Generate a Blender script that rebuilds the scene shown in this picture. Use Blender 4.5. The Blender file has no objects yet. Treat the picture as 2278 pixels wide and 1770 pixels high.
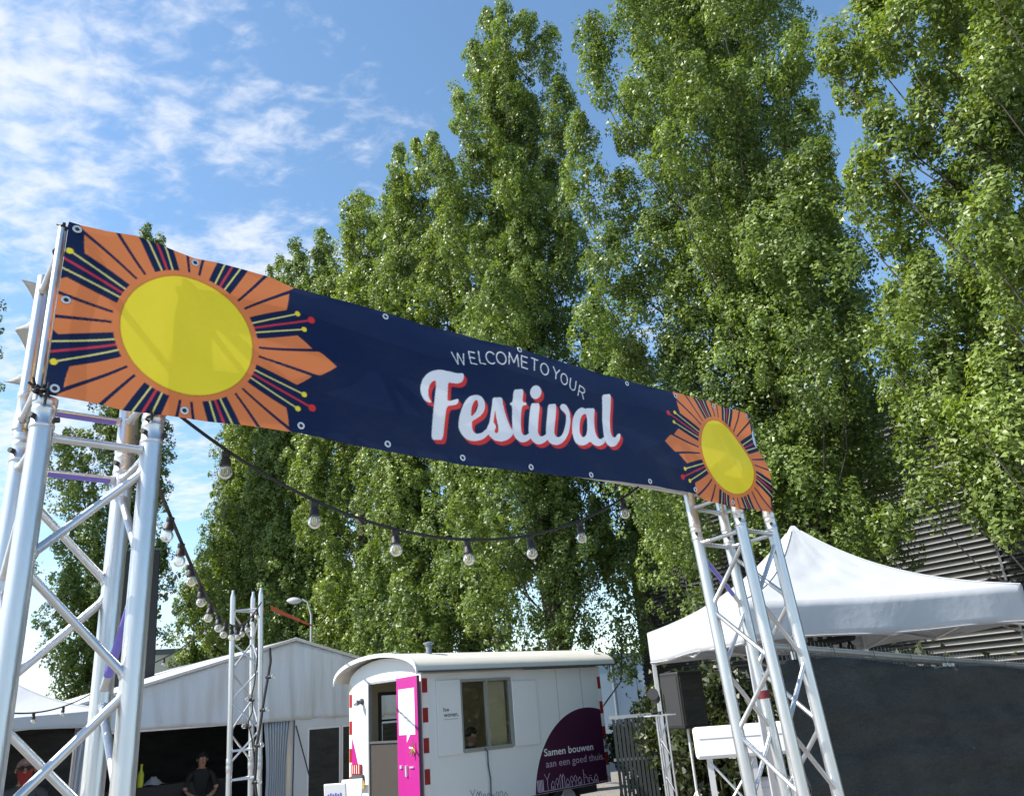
import bpy, bmesh, math, random
import numpy as np
from mathutils import Matrix, Vector

# ------------------------------------------------------------------ camera
W0, H0PX = 2278.0, 1770.0
FPX = 1752.0
PITCH, ROLL = math.radians(21.504), math.radians(-4.674)
EYE = 1.72
sc = bpy.context.scene
col = sc.collection
F_ = np.array([0, math.cos(PITCH), math.sin(PITCH)])
U_ = np.array([0, -math.sin(PITCH), math.cos(PITCH)])
R_ = np.array([1.0, 0, 0])
cR, sR = math.cos(ROLL), math.sin(ROLL)
CR = cR * R_ + sR * U_
CU = -sR * R_ + cR * U_
cd = bpy.data.cameras.new('camera')
cam = bpy.data.objects.new('camera', cd)
col.objects.link(cam)
cam.matrix_world = Matrix(((CR[0], CU[0], -F_[0], 0), (CR[1], CU[1], -F_[1], 0), (CR[2], CU[2], -F_[2], EYE), (0, 0, 0, 1)))
cd.sensor_fit = 'HORIZONTAL'
cd.sensor_width = 36.0
cd.lens = 36.0 * FPX / W0
cd.clip_start = 0.05
cd.clip_end = 3000
sc.camera = cam

# ------------------------------------------------------------------ sky, sun, exposure
SUN_AZ = math.radians(-102)      # measured from +y towards +x
SUN_EL = math.radians(43)
world = bpy.data.worlds.new('World')
sc.world = world
world.use_nodes = True
wn, wl = world.node_tree.nodes, world.node_tree.links
wn.clear()
def wnode(t, **kw):
    n = wn.new(t)
    for k, v in kw.items():
        setattr(n, k, v)
    return n
sky = wnode('ShaderNodeTexSky', sky_type='NISHITA')
sky.sun_disc = False
sky.sun_elevation = SUN_EL
sky.sun_rotation = SUN_AZ
sky.altitude = 0
sky.air_density = 1.0
sky.dust_density = 0.25
sky.ozone_density = 1.6
tc = wnode('ShaderNodeTexCoord')
sep = wnode('ShaderNodeSeparateXYZ')
wl.new(tc.outputs['Generated'], sep.inputs[0])
def wmath(op, a, b=None, c=None, clamp=False):
    n = wnode('ShaderNodeMath', operation=op)
    n.use_clamp = clamp
    for i, v in enumerate((a, b, c)):
        if v is None:
            continue
        if isinstance(v, (int, float)):
            n.inputs[i].default_value = v
        else:
            wl.new(v, n.inputs[i])
    return n.outputs[0]
zc = wmath('MAXIMUM', wmath('ADD', sep.outputs[2], 0.10), 0.03)
px_ = wmath('DIVIDE', sep.outputs[0], zc)
py_ = wmath('DIVIDE', sep.outputs[1], zc)
comb = wnode('ShaderNodeCombineXYZ')
wl.new(px_, comb.inputs[0]); wl.new(py_, comb.inputs[1])
comb.inputs[2].default_value = 0.37
def wmap(loc, rot, scale):
    n = wnode('ShaderNodeMapping')
    n.inputs['Location'].default_value = loc
    n.inputs['Rotation'].default_value = (0, 0, math.radians(rot))
    n.inputs['Scale'].default_value = scale
    wl.new(comb.outputs[0], n.inputs[0])
    return n.outputs[0]
def wnoise(vec, scale, detail, rough, dist=0.0):
    n = wnode('ShaderNodeTexNoise')
    n.inputs['Scale'].default_value = scale
    n.inputs['Detail'].default_value = detail
    n.inputs['Roughness'].default_value = rough
    n.inputs['Distortion'].default_value = dist
    wl.new(vec, n.inputs['Vector'])
    return n.outputs[0]
big = wnoise(wmap((2.6, 9.4, 0), 25, (1.0, 1.15, 1)), 1.25, 2, 0.5)
mid = wnoise(wmap((0.4, 5.2, 0), 40, (1.0, 1.25, 1)), 4.4, 4, 0.55, 0.15)
fine = wnoise(wmap((7.4, 2.2, 0), 40, (1.0, 1.35, 1)), 17.0, 4, 0.58, 0.25)
dens = wmath('ADD', wmath('ADD', wmath('MULTIPLY', big, 0.85), wmath('MULTIPLY', mid, 0.85)), wmath('MULTIPLY', fine, 0.80))
# the cloud field thins out towards the east
dens = wmath('SUBTRACT', dens, wmath('MULTIPLY', wmath('MINIMUM', wmath('MAXIMUM', px_, -0.6), 0.6), 0.31))
mr = wnode('ShaderNodeMapRange', interpolation_type='SMOOTHSTEP')
wl.new(dens, mr.inputs[0])
mr.inputs['From Min'].default_value = 1.26
mr.inputs['From Max'].default_value = 1.72
cloud = wmath('MULTIPLY', mr.outputs[0], 0.86)
mix = wnode('ShaderNodeMix', data_type='RGBA')
wl.new(cloud, mix.inputs[0])
hs_ = wnode('ShaderNodeHueSaturation')
hs_.inputs['Saturation'].default_value = 1.06
hs_.inputs['Value'].default_value = 1.20
hs_.inputs['Hue'].default_value = 0.494
wl.new(sky.outputs[0], hs_.inputs['Color'])
wl.new(hs_.outputs[0], mix.inputs[6])
mix.inputs[7].default_value = (4.5, 4.75, 5.2, 1)
bg = wnode('ShaderNodeBackground')
bg.inputs['Strength'].default_value = 0.114
wl.new(mix.outputs[2], bg.inputs['Color'])
wo = wnode('ShaderNodeOutputWorld')
wl.new(bg.outputs[0], wo.inputs['Surface'])

SUN_DIR = Vector((math.sin(SUN_AZ) * math.cos(SUN_EL), math.cos(SUN_AZ) * math.cos(SUN_EL), math.sin(SUN_EL)))
sd = bpy.data.lights.new('sun', 'SUN')
sd.energy = 5.0
sd.angle = math.radians(0.53)
sd.color = (1.0, 0.94, 0.84)
sun = bpy.data.objects.new('sun', sd)
col.objects.link(sun)
sun.rotation_euler = SUN_DIR.to_track_quat('Z', 'Y').to_euler()
sun.location = SUN_DIR * 40

sc.view_settings.view_transform = 'Standard'
sc.view_settings.look = 'None'
sc.view_settings.gamma = 1
sc.view_settings.use_curve_mapping = False
sc.view_settings.exposure = 0.92
sc.render.engine = 'CYCLES'
sc.cycles.max_bounces = 8
sc.cycles.transparent_max_bounces = 8

# ------------------------------------------------------------------ pixel -> place
def ray(x, y):
    return F_ + CR * (x - W0 / 2) / FPX - CU * (y - H0PX / 2) / FPX
EYEV = np.array([0, 0, EYE])
def at_r(x, y, r):
    d = ray(x, y)
    return EYEV + d * (r / math.hypot(d[0], d[1]))
def at_plane(x, y, P0, n):
    d = ray(x, y)
    t = ((np.array(P0) - EYEV) @ n) / (d @ n)
    return EYEV + t * d

# ------------------------------------------------------------------ materials
def new_mat(name):
    m = bpy.data.materials.new(name)
    m.use_nodes = True
    nt = m.node_tree
    b = nt.nodes.get('Principled BSDF')
    return m, nt, b
def mat(name, color, rough=0.6, metal=0.0, var=0.12, vscale=6.0, bump=0.0, bscale=40.0, spec=0.5, stretch=None, coat=0.0):
    m, nt, b = new_mat(name)
    N, Lk = nt.nodes, nt.links
    b.inputs['Roughness'].default_value = rough
    b.inputs['Metallic'].default_value = metal
    b.inputs['Specular IOR Level'].default_value = spec
    b.inputs['Coat Weight'].default_value = coat
    t = N.new('ShaderNodeTexCoord')
    vec = t.outputs['Object']
    if stretch:
        mp = N.new('ShaderNodeMapping')
        mp.inputs['Scale'].default_value = stretch
        Lk.new(vec, mp.inputs[0])
        vec = mp.outputs[0]
    n = N.new('ShaderNodeTexNoise')
    n.inputs['Scale'].default_value = vscale
    n.inputs['Detail'].default_value = 6
    n.inputs['Roughness'].default_value = 0.62
    Lk.new(vec, n.inputs['Vector'])
    mx = N.new('ShaderNodeMix'); mx.data_type = 'RGBA'
    c = np.array(color[:3])
    mx.inputs[6].default_value = (*np.clip(c * (1 - var), 0, 1), 1)
    mx.inputs[7].default_value = (*np.clip(c * (1 + var), 0, 1), 1)
    Lk.new(n.outputs[0], mx.inputs[0])
    Lk.new(mx.outputs[2], b.inputs['Base Color'])
    rr = N.new('ShaderNodeMapRange')
    rr.inputs['To Min'].default_value = max(0.02, rough - 0.1)
    rr.inputs['To Max'].default_value = min(1, rough + 0.1)
    Lk.new(n.outputs[0], rr.inputs[0])
    Lk.new(rr.outputs[0], b.inputs['Roughness'])
    if bump > 0:
        n2 = N.new('ShaderNodeTexNoise')
        n2.inputs['Scale'].default_value = bscale
        n2.inputs['Detail'].default_value = 5
        Lk.new(vec, n2.inputs['Vector'])
        bp = N.new('ShaderNodeBump')
        bp.inputs['Strength'].default_value = bump
        bp.inputs['Distance'].default_value = 0.02
        Lk.new(n2.outputs[0], bp.inputs['Height'])
        Lk.new(bp.outputs[0], b.inputs['Normal'])
    return m
def fabric(name, color, trans=0.35, rough=0.7, var=0.06, bump=0.25, bscale=5.0, stretch=(1, 1, 1)):
    m, nt, b = new_mat(name)
    N, Lk = nt.nodes, nt.links
    t = N.new('ShaderNodeTexCoord')
    mp = N.new('ShaderNodeMapping'); mp.inputs['Scale'].default_value = stretch
    Lk.new(t.outputs['Object'], mp.inputs[0])
    n = N.new('ShaderNodeTexNoise'); n.inputs['Scale'].default_value = bscale; n.inputs['Detail'].default_value = 5
    Lk.new(mp.outputs[0], n.inputs['Vector'])
    mx = N.new('ShaderNodeMix'); mx.data_type = 'RGBA'
    c = np.array(color[:3])
    mx.inputs[6].default_value = (*np.clip(c * (1 - var), 0, 1), 1)
    mx.inputs[7].default_value = (*np.clip(c * (1 + var), 0, 1), 1)
    Lk.new(n.outputs[0], mx.inputs[0])
    Lk.new(mx.outputs[2], b.inputs['Base Color'])
    b.inputs['Roughness'].default_value = rough
    bp = N.new('ShaderNodeBump'); bp.inputs['Strength'].default_value = bump; bp.inputs['Distance'].default_value = 0.05
    Lk.new(n.outputs[0], bp.inputs['Height'])
    Lk.new(bp.outputs[0], b.inputs['Normal'])
    tr = N.new('ShaderNodeBsdfTranslucent')
    Lk.new(mx.outputs[2], tr.inputs['Color'])
    ms = N.new('ShaderNodeMixShader'); ms.inputs[0].default_value = trans
    Lk.new(b.outputs[0], ms.inputs[1]); Lk.new(tr.outputs[0], ms.inputs[2])
    out = [q for q in N if q.type == 'OUTPUT_MATERIAL'][0]
    Lk.new(ms.outputs[0], out.inputs['Surface'])
    return m
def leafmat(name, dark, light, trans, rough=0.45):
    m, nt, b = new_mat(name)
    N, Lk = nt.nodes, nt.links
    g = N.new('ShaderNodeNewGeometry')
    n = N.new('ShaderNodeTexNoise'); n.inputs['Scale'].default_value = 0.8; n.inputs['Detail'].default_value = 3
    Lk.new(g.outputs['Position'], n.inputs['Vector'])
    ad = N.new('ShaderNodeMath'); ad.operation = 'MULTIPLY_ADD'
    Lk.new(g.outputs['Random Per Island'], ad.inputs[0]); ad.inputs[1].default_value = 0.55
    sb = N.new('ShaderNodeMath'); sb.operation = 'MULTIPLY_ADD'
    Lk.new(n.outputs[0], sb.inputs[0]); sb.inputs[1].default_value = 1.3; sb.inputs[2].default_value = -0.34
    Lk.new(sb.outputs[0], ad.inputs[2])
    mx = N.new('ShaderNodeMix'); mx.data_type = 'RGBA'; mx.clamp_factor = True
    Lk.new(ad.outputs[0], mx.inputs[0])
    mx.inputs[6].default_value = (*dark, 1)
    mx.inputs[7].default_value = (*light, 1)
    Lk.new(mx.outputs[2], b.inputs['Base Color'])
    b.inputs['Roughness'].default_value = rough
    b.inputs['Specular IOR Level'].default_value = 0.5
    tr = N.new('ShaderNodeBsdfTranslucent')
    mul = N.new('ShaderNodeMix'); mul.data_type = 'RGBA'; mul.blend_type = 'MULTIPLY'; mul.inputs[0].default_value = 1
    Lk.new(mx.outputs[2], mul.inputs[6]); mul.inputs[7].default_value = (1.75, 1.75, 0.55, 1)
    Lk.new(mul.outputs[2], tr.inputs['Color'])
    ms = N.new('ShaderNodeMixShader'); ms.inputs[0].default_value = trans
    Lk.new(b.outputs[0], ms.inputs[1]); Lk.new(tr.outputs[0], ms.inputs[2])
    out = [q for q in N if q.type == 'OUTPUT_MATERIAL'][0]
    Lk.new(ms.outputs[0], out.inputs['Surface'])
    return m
def glassmat(name, color=(0.95, 0.97, 0.98), rough=0.03, trans=1.0):
    m, nt, b = new_mat(name)
    b.inputs['Base Color'].default_value = (*color, 1)
    b.inputs['Roughness'].default_value = rough
    b.inputs['Transmission Weight'].default_value = trans
    b.inputs['IOR'].default_value = 1.3
    return m
def panemat(name):
    m, nt, b = new_mat(name)
    N, Lk = nt.nodes, nt.links
    tp = N.new('ShaderNodeBsdfTransparent'); tp.inputs[0].default_value = (0.93, 0.96, 0.95, 1)
    gl = N.new('ShaderNodeBsdfGlossy'); gl.inputs['Roughness'].default_value = 0.03
    fr = N.new('ShaderNodeFresnel'); fr.inputs[0].default_value = 1.45
    ms = N.new('ShaderNodeMixShader')
    Lk.new(fr.outputs[0], ms.inputs[0]); Lk.new(tp.outputs[0], ms.inputs[1]); Lk.new(gl.outputs[0], ms.inputs[2])
    Lk.new(ms.outputs[0], [q for q in N if q.type == 'OUTPUT_MATERIAL'][0].inputs['Surface'])
    return m
def netmat():
    m, nt, b = new_mat('black_shade_net')
    N, Lk = nt.nodes, nt.links
    t = N.new('ShaderNodeTexCoord')
    mp = N.new('ShaderNodeMapping'); mp.inputs['Scale'].default_value = (1.4, 1.4, 4.5)
    Lk.new(t.outputs['Object'], mp.inputs[0])
    n1 = N.new('ShaderNodeTexNoise'); n1.inputs['Scale'].default_value = 1.6; n1.inputs['Detail'].default_value = 8; n1.inputs['Roughness'].default_value = 0.65
    Lk.new(mp.outputs[0], n1.inputs['Vector'])
    mp2 = N.new('ShaderNodeMapping'); mp2.inputs['Scale'].default_value = (40, 40, 260)
    Lk.new(t.outputs['Object'], mp2.inputs[0])
    n2 = N.new('ShaderNodeTexNoise'); n2.inputs['Scale'].default_value = 1.0; n2.inputs['Detail'].default_value = 3
    Lk.new(mp2.outputs[0], n2.inputs['Vector'])
    mx = N.new('ShaderNodeMix'); mx.data_type = 'RGBA'
    mx.inputs[6].default_value = (0.008, 0.010, 0.0105, 1); mx.inputs[7].default_value = (0.058, 0.064, 0.060, 1)
    ad = N.new('ShaderNodeMath'); ad.operation = 'MULTIPLY'
    Lk.new(n1.outputs[0], ad.inputs[0]); Lk.new(n2.outputs[0], ad.inputs[1])
    mr_ = N.new('ShaderNodeMapRange'); mr_.inputs[1].default_value = 0.12; mr_.inputs[2].default_value = 0.48
    Lk.new(ad.outputs[0], mr_.inputs[0]); Lk.new(mr_.outputs[0], mx.inputs[0])
    # pale scuffs
    n3 = N.new('ShaderNodeTexNoise'); n3.inputs['Scale'].default_value = 3.1; n3.inputs['Detail'].default_value = 9; n3.inputs['Roughness'].default_value = 0.75; n3.inputs['Distortion'].default_value = 1.2
    Lk.new(t.outputs['Object'], n3.inputs['Vector'])
    m3 = N.new('ShaderNodeMapRange'); m3.inputs[1].default_value = 0.66; m3.inputs[2].default_value = 0.72
    Lk.new(n3.outputs[0], m3.inputs[0])
    mx2 = N.new('ShaderNodeMix'); mx2.data_type = 'RGBA'; mx2.inputs[7].default_value = (0.30, 0.32, 0.33, 1)
    Lk.new(m3.outputs[0], mx2.inputs[0]); Lk.new(mx.outputs[2], mx2.inputs[6])
    Lk.new(mx2.outputs[2], b.inputs['Base Color'])
    b.inputs['Roughness'].default_value = 0.7
    bp = N.new('ShaderNodeBump'); bp.inputs['Strength'].default_value = 0.9; bp.inputs['Distance'].default_value = 0.06
    Lk.new(n1.outputs[0], bp.inputs['Height']); Lk.new(bp.outputs[0], b.inputs['Normal'])
    return m
def bulbmat():
    m = panemat('bulb_glass')
    nt = m.node_tree; N, Lk = nt.nodes, nt.links
    out = [q for q in N if q.type == 'OUTPUT_MATERIAL'][0]
    inner = out.inputs['Surface'].links[0].from_socket
    df = N.new('ShaderNodeBsdfTranslucent'); df.inputs[0].default_value = (0.85, 0.83, 0.78, 1)
    d2 = N.new('ShaderNodeBsdfDiffuse'); d2.inputs[0].default_value = (0.8, 0.78, 0.74, 1)
    a = N.new('ShaderNodeMixShader'); a.inputs[0].default_value = 0.5
    Lk.new(df.outputs[0], a.inputs[1]); Lk.new(d2.outputs[0], a.inputs[2])
    ms = N.new('ShaderNodeMixShader'); ms.inputs[0].default_value = 0.16
    Lk.new(inner, ms.inputs[1]); Lk.new(a.outputs[0], ms.inputs[2]); Lk.new(ms.outputs[0], out.inputs['Surface'])
    return m
M = {}
M['alu'] = mat('aluminium', (0.60, 0.61, 0.625), 0.36, 0.92, 0.26, 18, 0.06, 120, stretch=(1, 1, 0.15))
M['alu_white'] = mat('aluminium_bright', (0.66, 0.67, 0.69), 0.45, 0.6, 0.08, 12)
M['steel'] = mat('galvanised_steel', (0.40, 0.42, 0.43), 0.42, 0.8, 0.15, 20)
M['bolt'] = mat('black_bolt', (0.02, 0.02, 0.022), 0.5)
M['violet'] = mat('violet_glow_paint', (0.20, 0.17, 0.62), 0.45, 0.0, 0.2, 8)
M['black'] = mat('black_rubber', (0.016, 0.016, 0.018), 0.55, 0, 0.25, 30)
M['blackpanel'] = mat('black_panel', (0.010, 0.010, 0.012), 0.6, 0, 0.2, 4)
M['bulb'] = bulbmat()
M['filament'] = mat('filament', (0.9, 0.72, 0.4), 0.35, 0.6)
M['blackpanel2'] = mat('charcoal_panel', (0.022, 0.023, 0.025), 0.6, 0, 0.2, 4)
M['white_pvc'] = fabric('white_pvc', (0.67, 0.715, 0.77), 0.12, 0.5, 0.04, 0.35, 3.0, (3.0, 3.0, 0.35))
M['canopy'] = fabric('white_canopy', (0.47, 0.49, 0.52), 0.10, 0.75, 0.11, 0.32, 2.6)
M['curtain'] = fabric('grey_white_curtain', (0.62, 0.66, 0.70), 0.25, 0.7, 0.12, 0.3, 4, (4, 4, 0.4))
M['greycloth'] = fabric('grey_cloth', (0.50, 0.49, 0.46), 0.35, 0.8, 0.2, 0.4, 14)
M['shade_net'] = netmat()
M['wagon_white'] = mat('wagon_white_paint', (0.72, 0.755, 0.77), 0.38, 0, 0.05, 1.4, 0.03, 30)
M['roof_cream'] = mat('wagon_roof_cream', (0.58, 0.565, 0.515), 0.62, 0, 0.14, 3, 0.1, 18, stretch=(0.4, 2, 2))
M['trim_dark'] = mat('dark_trim', (0.07, 0.08, 0.09), 0.5)
M['alu_frame'] = mat('window_frame_grey', (0.40, 0.42, 0.42), 0.4, 0.5)
M['magenta'] = mat('magenta_paint', (0.36, 0.018, 0.205), 0.4, 0, 0.05, 2)
M['purple'] = mat('aubergine_print', (0.052, 0.008, 0.036), 0.5, 0, 0.08, 2)
M['white_print'] = mat('white_print', (0.78, 0.78, 0.80), 0.6, 0, 0.02)
M['lilac_print'] = mat('lilac_print', (0.50, 0.40, 0.50), 0.6, 0, 0.02)
M['dark_print'] = mat('dark_print', (0.06, 0.03, 0.05), 0.6, 0, 0.02)
M['grey_print'] = mat('grey_print', (0.42, 0.44, 0.46), 0.6, 0, 0.05)
M['red_tape'] = mat('red_tape', (0.30, 0.018, 0.02), 0.35, 0, 0.08)
M['red_dark'] = mat('dark_red_strap', (0.13, 0.010, 0.014), 0.5)
M['white_tape'] = mat('white_tape', (0.80, 0.80, 0.80), 0.4, 0, 0.05)
M['interior'] = mat('beige_interior', (0.66, 0.55, 0.36), 0.65, 0, 0.08, 2)
M['rear_mix'] = mat('beige_rear_wall', (0.68, 0.58, 0.40), 0.6, 0, 0.06, 2)
M['brown_leaf'] = mat('dark_wood_panel', (0.040, 0.034, 0.030), 0.6, 0, 0.4, 9, 0.2, 30, stretch=(8, 8, 0.6))
M['pane'] = panemat('window_glass')
M['brass'] = mat('brass', (0.55, 0.38, 0.16), 0.35, 0.8)
M['yellow_plate'] = mat('yellow_plate', (0.75, 0.50, 0.03), 0.5)
M['orange_strap'] = mat('orange_strap', (0.62, 0.11, 0.035), 0.7, 0, 0.1, 20)
M['cladding'] = mat('dark_cladding', (0.014, 0.017, 0.019), 0.38, 0.0, 0.25, 1.2, 0.05, 30, spec=0.8)
M['cladding_rib'] = mat('dark_cladding_rib', (0.019, 0.022, 0.023), 0.45, 0.0, 0.2, 1.5, spec=0.45)
M['hall_blue'] = mat('pale_blue_cladding', (0.36, 0.46, 0.55), 0.5, 0, 0.06, 0.6)
M['hall_dark'] = mat('blue_grey_trim', (0.14, 0.18, 0.23), 0.5)
M['slat'] = mat('dark_slat', (0.022, 0.028, 0.028), 0.5, 0, 0.5, 3, 0.2, 20, stretch=(4, 4, 0.4))
M['bark'] = mat('poplar_bark', (0.045, 0.040, 0.032), 0.9, 0, 0.45, 5, 0.8, 14, stretch=(2, 2, 0.5))
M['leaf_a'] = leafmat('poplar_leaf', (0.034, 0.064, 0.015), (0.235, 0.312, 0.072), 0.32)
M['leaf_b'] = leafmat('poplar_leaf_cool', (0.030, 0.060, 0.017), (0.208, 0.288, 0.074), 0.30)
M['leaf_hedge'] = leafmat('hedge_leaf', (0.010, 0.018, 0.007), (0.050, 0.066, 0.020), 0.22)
M['skin'] = mat('skin', (0.46, 0.24, 0.16), 0.55, 0, 0.05)
M['hair'] = mat('dark_hair', (0.02, 0.014, 0.010), 0.6)
M['shirt_black'] = mat('black_shirt', (0.016, 0.016, 0.018), 0.85, 0, 0.2)
M['shirt_grey'] = mat('dark_grey_shirt', (0.06, 0.06, 0.07), 0.85, 0, 0.2)
M['denim'] = mat('blue_trousers', (0.03, 0.045, 0.10), 0.85)
M['red_cloth'] = mat('red_face_scarf', (0.30, 0.030, 0.030), 0.8)
M['pink_cap'] = mat('pale_pink_cap', (0.42, 0.27, 0.27), 0.8)
M['ground'] = None
m, nt, b = new_mat('paving')
t = nt.nodes.new('ShaderNodeTexCoord')
br = nt.nodes.new('ShaderNodeTexBrick')
br.inputs['Scale'].default_value = 3.3
br.inputs['Color1'].default_value = (0.20, 0.185, 0.17, 1); br.inputs['Color2'].default_value = (0.27, 0.25, 0.23, 1)
br.inputs['Mortar'].default_value = (0.10, 0.095, 0.085, 1); br.inputs['Mortar Size'].default_value = 0.012
nt.links.new(t.outputs['Object'], br.inputs['Vector'])
nt.links.new(br.outputs[0], b.inputs['Base Color'])
b.inputs['Roughness'].default_value = 0.85
bp = nt.nodes.new('ShaderNodeBump'); bp.inputs['Strength'].default_value = 0.4; bp.inputs['Distance'].default_value = 0.01
nt.links.new(br.outputs['Fac'], bp.inputs['Height']); bp.invert = True
nt.links.new(bp.outputs[0], b.inputs['Normal'])
M['ground'] = m

# ------------------------------------------------------------------ mesh helpers
class MB:
    def __init__(s):
        s.v, s.f = [], []
    def add(s, v, f):
        o = len(s.v)
        s.v += [tuple(map(float, q)) for q in v]
        s.f += [tuple(i + o for i in q) for q in f]
        return s
    def box(s, x0, x1, y0, y1, z0, z1):
        v = [(x0, y0, z0), (x1, y0, z0), (x1, y1, z0), (x0, y1, z0), (x0, y0, z1), (x1, y0, z1), (x1, y1, z1), (x0, y1, z1)]
        f = [(3, 2, 1, 0), (4, 5, 6, 7), (0, 1, 5, 4), (1, 2, 6, 5), (2, 3, 7, 6), (3, 0, 4, 7)]
        return s.add(v, f)
    def tube(s, pts, r, n=12, caps=True):
        pts = [np.array(q, float) for q in pts]
        rs = r if isinstance(r, (list, tuple, np.ndarray)) else [r] * len(pts)
        d = pts[1] - pts[0]; d = d / np.linalg.norm(d)
        a = np.cross(d, (0, 0, 1.0))
        if np.linalg.norm(a) < 0.1:
            a = np.cross(d, (0, 1.0, 0))
        a /= np.linalg.norm(a)
        v, f = [], []
        for i, p in enumerate(pts):
            if 0 < i < len(pts) - 1:
                d = pts[i + 1] - pts[i - 1]
            elif i == len(pts) - 1:
                d = pts[i] - pts[i - 1]
            else:
                d = pts[1] - pts[0]
            d = d / (np.linalg.norm(d) + 1e-12)
            a = a - d * (a @ d); a /= np.linalg.norm(a)
            b = np.cross(d, a)
            for k in range(n):
                t = 2 * math.pi * k / n
                v.append(p + rs[i] * (math.cos(t) * a + math.sin(t) * b))
        for i in range(len(pts) - 1):
            for k in range(n):
                k2 = (k + 1) % n
                f.append((i * n + k, i * n + k2, (i + 1) * n + k2, (i + 1) * n + k))
        if caps:
            f.append(tuple(range(n - 1, -1, -1)))
            f.append(tuple((len(pts) - 1) * n + k for k in range(n)))
        return s.add(v, f)
    def lathe(s, prof, o=(0, 0, 0), axis=(0, 0, 1), n=16):
        ax = np.array(axis, float); ax /= np.linalg.norm(ax)
        a = np.cross(ax, (0, 0, 1.0))
        if np.linalg.norm(a) < 0.1:
            a = np.array((1.0, 0, 0))
        a /= np.linalg.norm(a); b = np.cross(ax, a); o = np.array(o, float)
        v, f = [], []
        for (r, h) in prof:
            for k in range(n):
                t = 2 * math.pi * k / n
                v.append(o + ax * h + r * (math.cos(t) * a + math.sin(t) * b))
        for i in range(len(prof) - 1):
            for k in range(n):
                k2 = (k + 1) % n
                f.append((i * n + k, i * n + k2, (i + 1) * n + k2, (i + 1) * n + k))
        f.append(tuple(range(n - 1, -1, -1))); f.append(tuple((len(prof) - 1) * n + k for k in range(n)))
        return s.add(v, f)
    def quad(s, a, b, c, d):
        return s.add([a, b, c, d], [(0, 1, 2, 3)])
    def mesh(s, name, m, smooth=False):
        me = bpy.data.meshes.new(name)
        me.from_pydata(s.v, [], s.f)
        if m is not None:
            me.materials.append(m)
        if smooth:
            me.shade_smooth() if hasattr(me, 'shade_smooth') else None
            me.set_sharp_from_angle(angle=math.radians(40))
        me.update()
        return me
    def build(s, name, m, parent=None, smooth=False):
        return link(name, s.mesh(name, m, smooth), parent)
def link(name, me, parent=None, loc=None):
    o = bpy.data.objects.new(name, me)
    col.objects.link(o)
    if parent is not None:
        o.parent = parent
    if loc is not None:
        o.location = loc
    return o
def tag(o, label=None, cat=None, group=None, kind=None):
    if label: o['label'] = label
    if cat: o['category'] = cat
    if group: o['group'] = group
    if kind: o['kind'] = kind
    return o
def empty(name, loc, rz=0.0):
    o = bpy.data.objects.new(name, None)
    col.objects.link(o)
    o.location = loc
    o.rotation_euler = (0, 0, rz)
    o.empty_display_size = 0.2
    return o
def bevel(o, w=0.01, seg=2):
    md = o.modifiers.new('bevel', 'BEVEL'); md.width = w; md.segments = seg; md.limit_method = 'ANGLE'
    return o
def grid_mesh(name, P, m, smooth=True):
    """P: (nu, nv, 3) array"""
    nu, nv = P.shape[:2]
    idx = np.arange(nu * nv).reshape(nu, nv)
    q = np.stack([idx[:-1, :-1], idx[1:, :-1], idx[1:, 1:], idx[:-1, 1:]], -1).reshape(-1, 4)
    return np_mesh(name, P.reshape(-1, 3), q, m, smooth)
def np_mesh(name, V, Q, m, smooth=False):
    me = bpy.data.meshes.new(name)
    k = Q.shape[1]
    me.vertices.add(len(V)); me.vertices.foreach_set('co', np.ascontiguousarray(V, np.float32).ravel())
    me.loops.add(Q.size); me.loops.foreach_set('vertex_index', np.ascontiguousarray(Q, np.int32).ravel())
    me.polygons.add(len(Q))
    me.polygons.foreach_set('loop_start', np.arange(0, Q.size, k, dtype=np.int32))
    try:
        me.polygons.foreach_set('loop_total', np.full(len(Q), k, np.int32))
    except Exception:
        pass
    me.polygons.foreach_set('use_smooth', np.full(len(Q), smooth, bool))
    me.materials.append(m)
    me.update(calc_edges=True)
    return me
def solid(me_obj, t=0.004):
    md = me_obj.modifiers.new('solid', 'SOLIDIFY'); md.thickness = t; md.offset = 0
    return me_obj

# ------------------------------------------------------------------ ground and far setting
g = MB(); g.quad((-900, -60, 0), (900, -60, 0), (900, 1500, 0), (-900, 1500, 0))
tag(g.build('ground', M['ground']), kind='structure')

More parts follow.
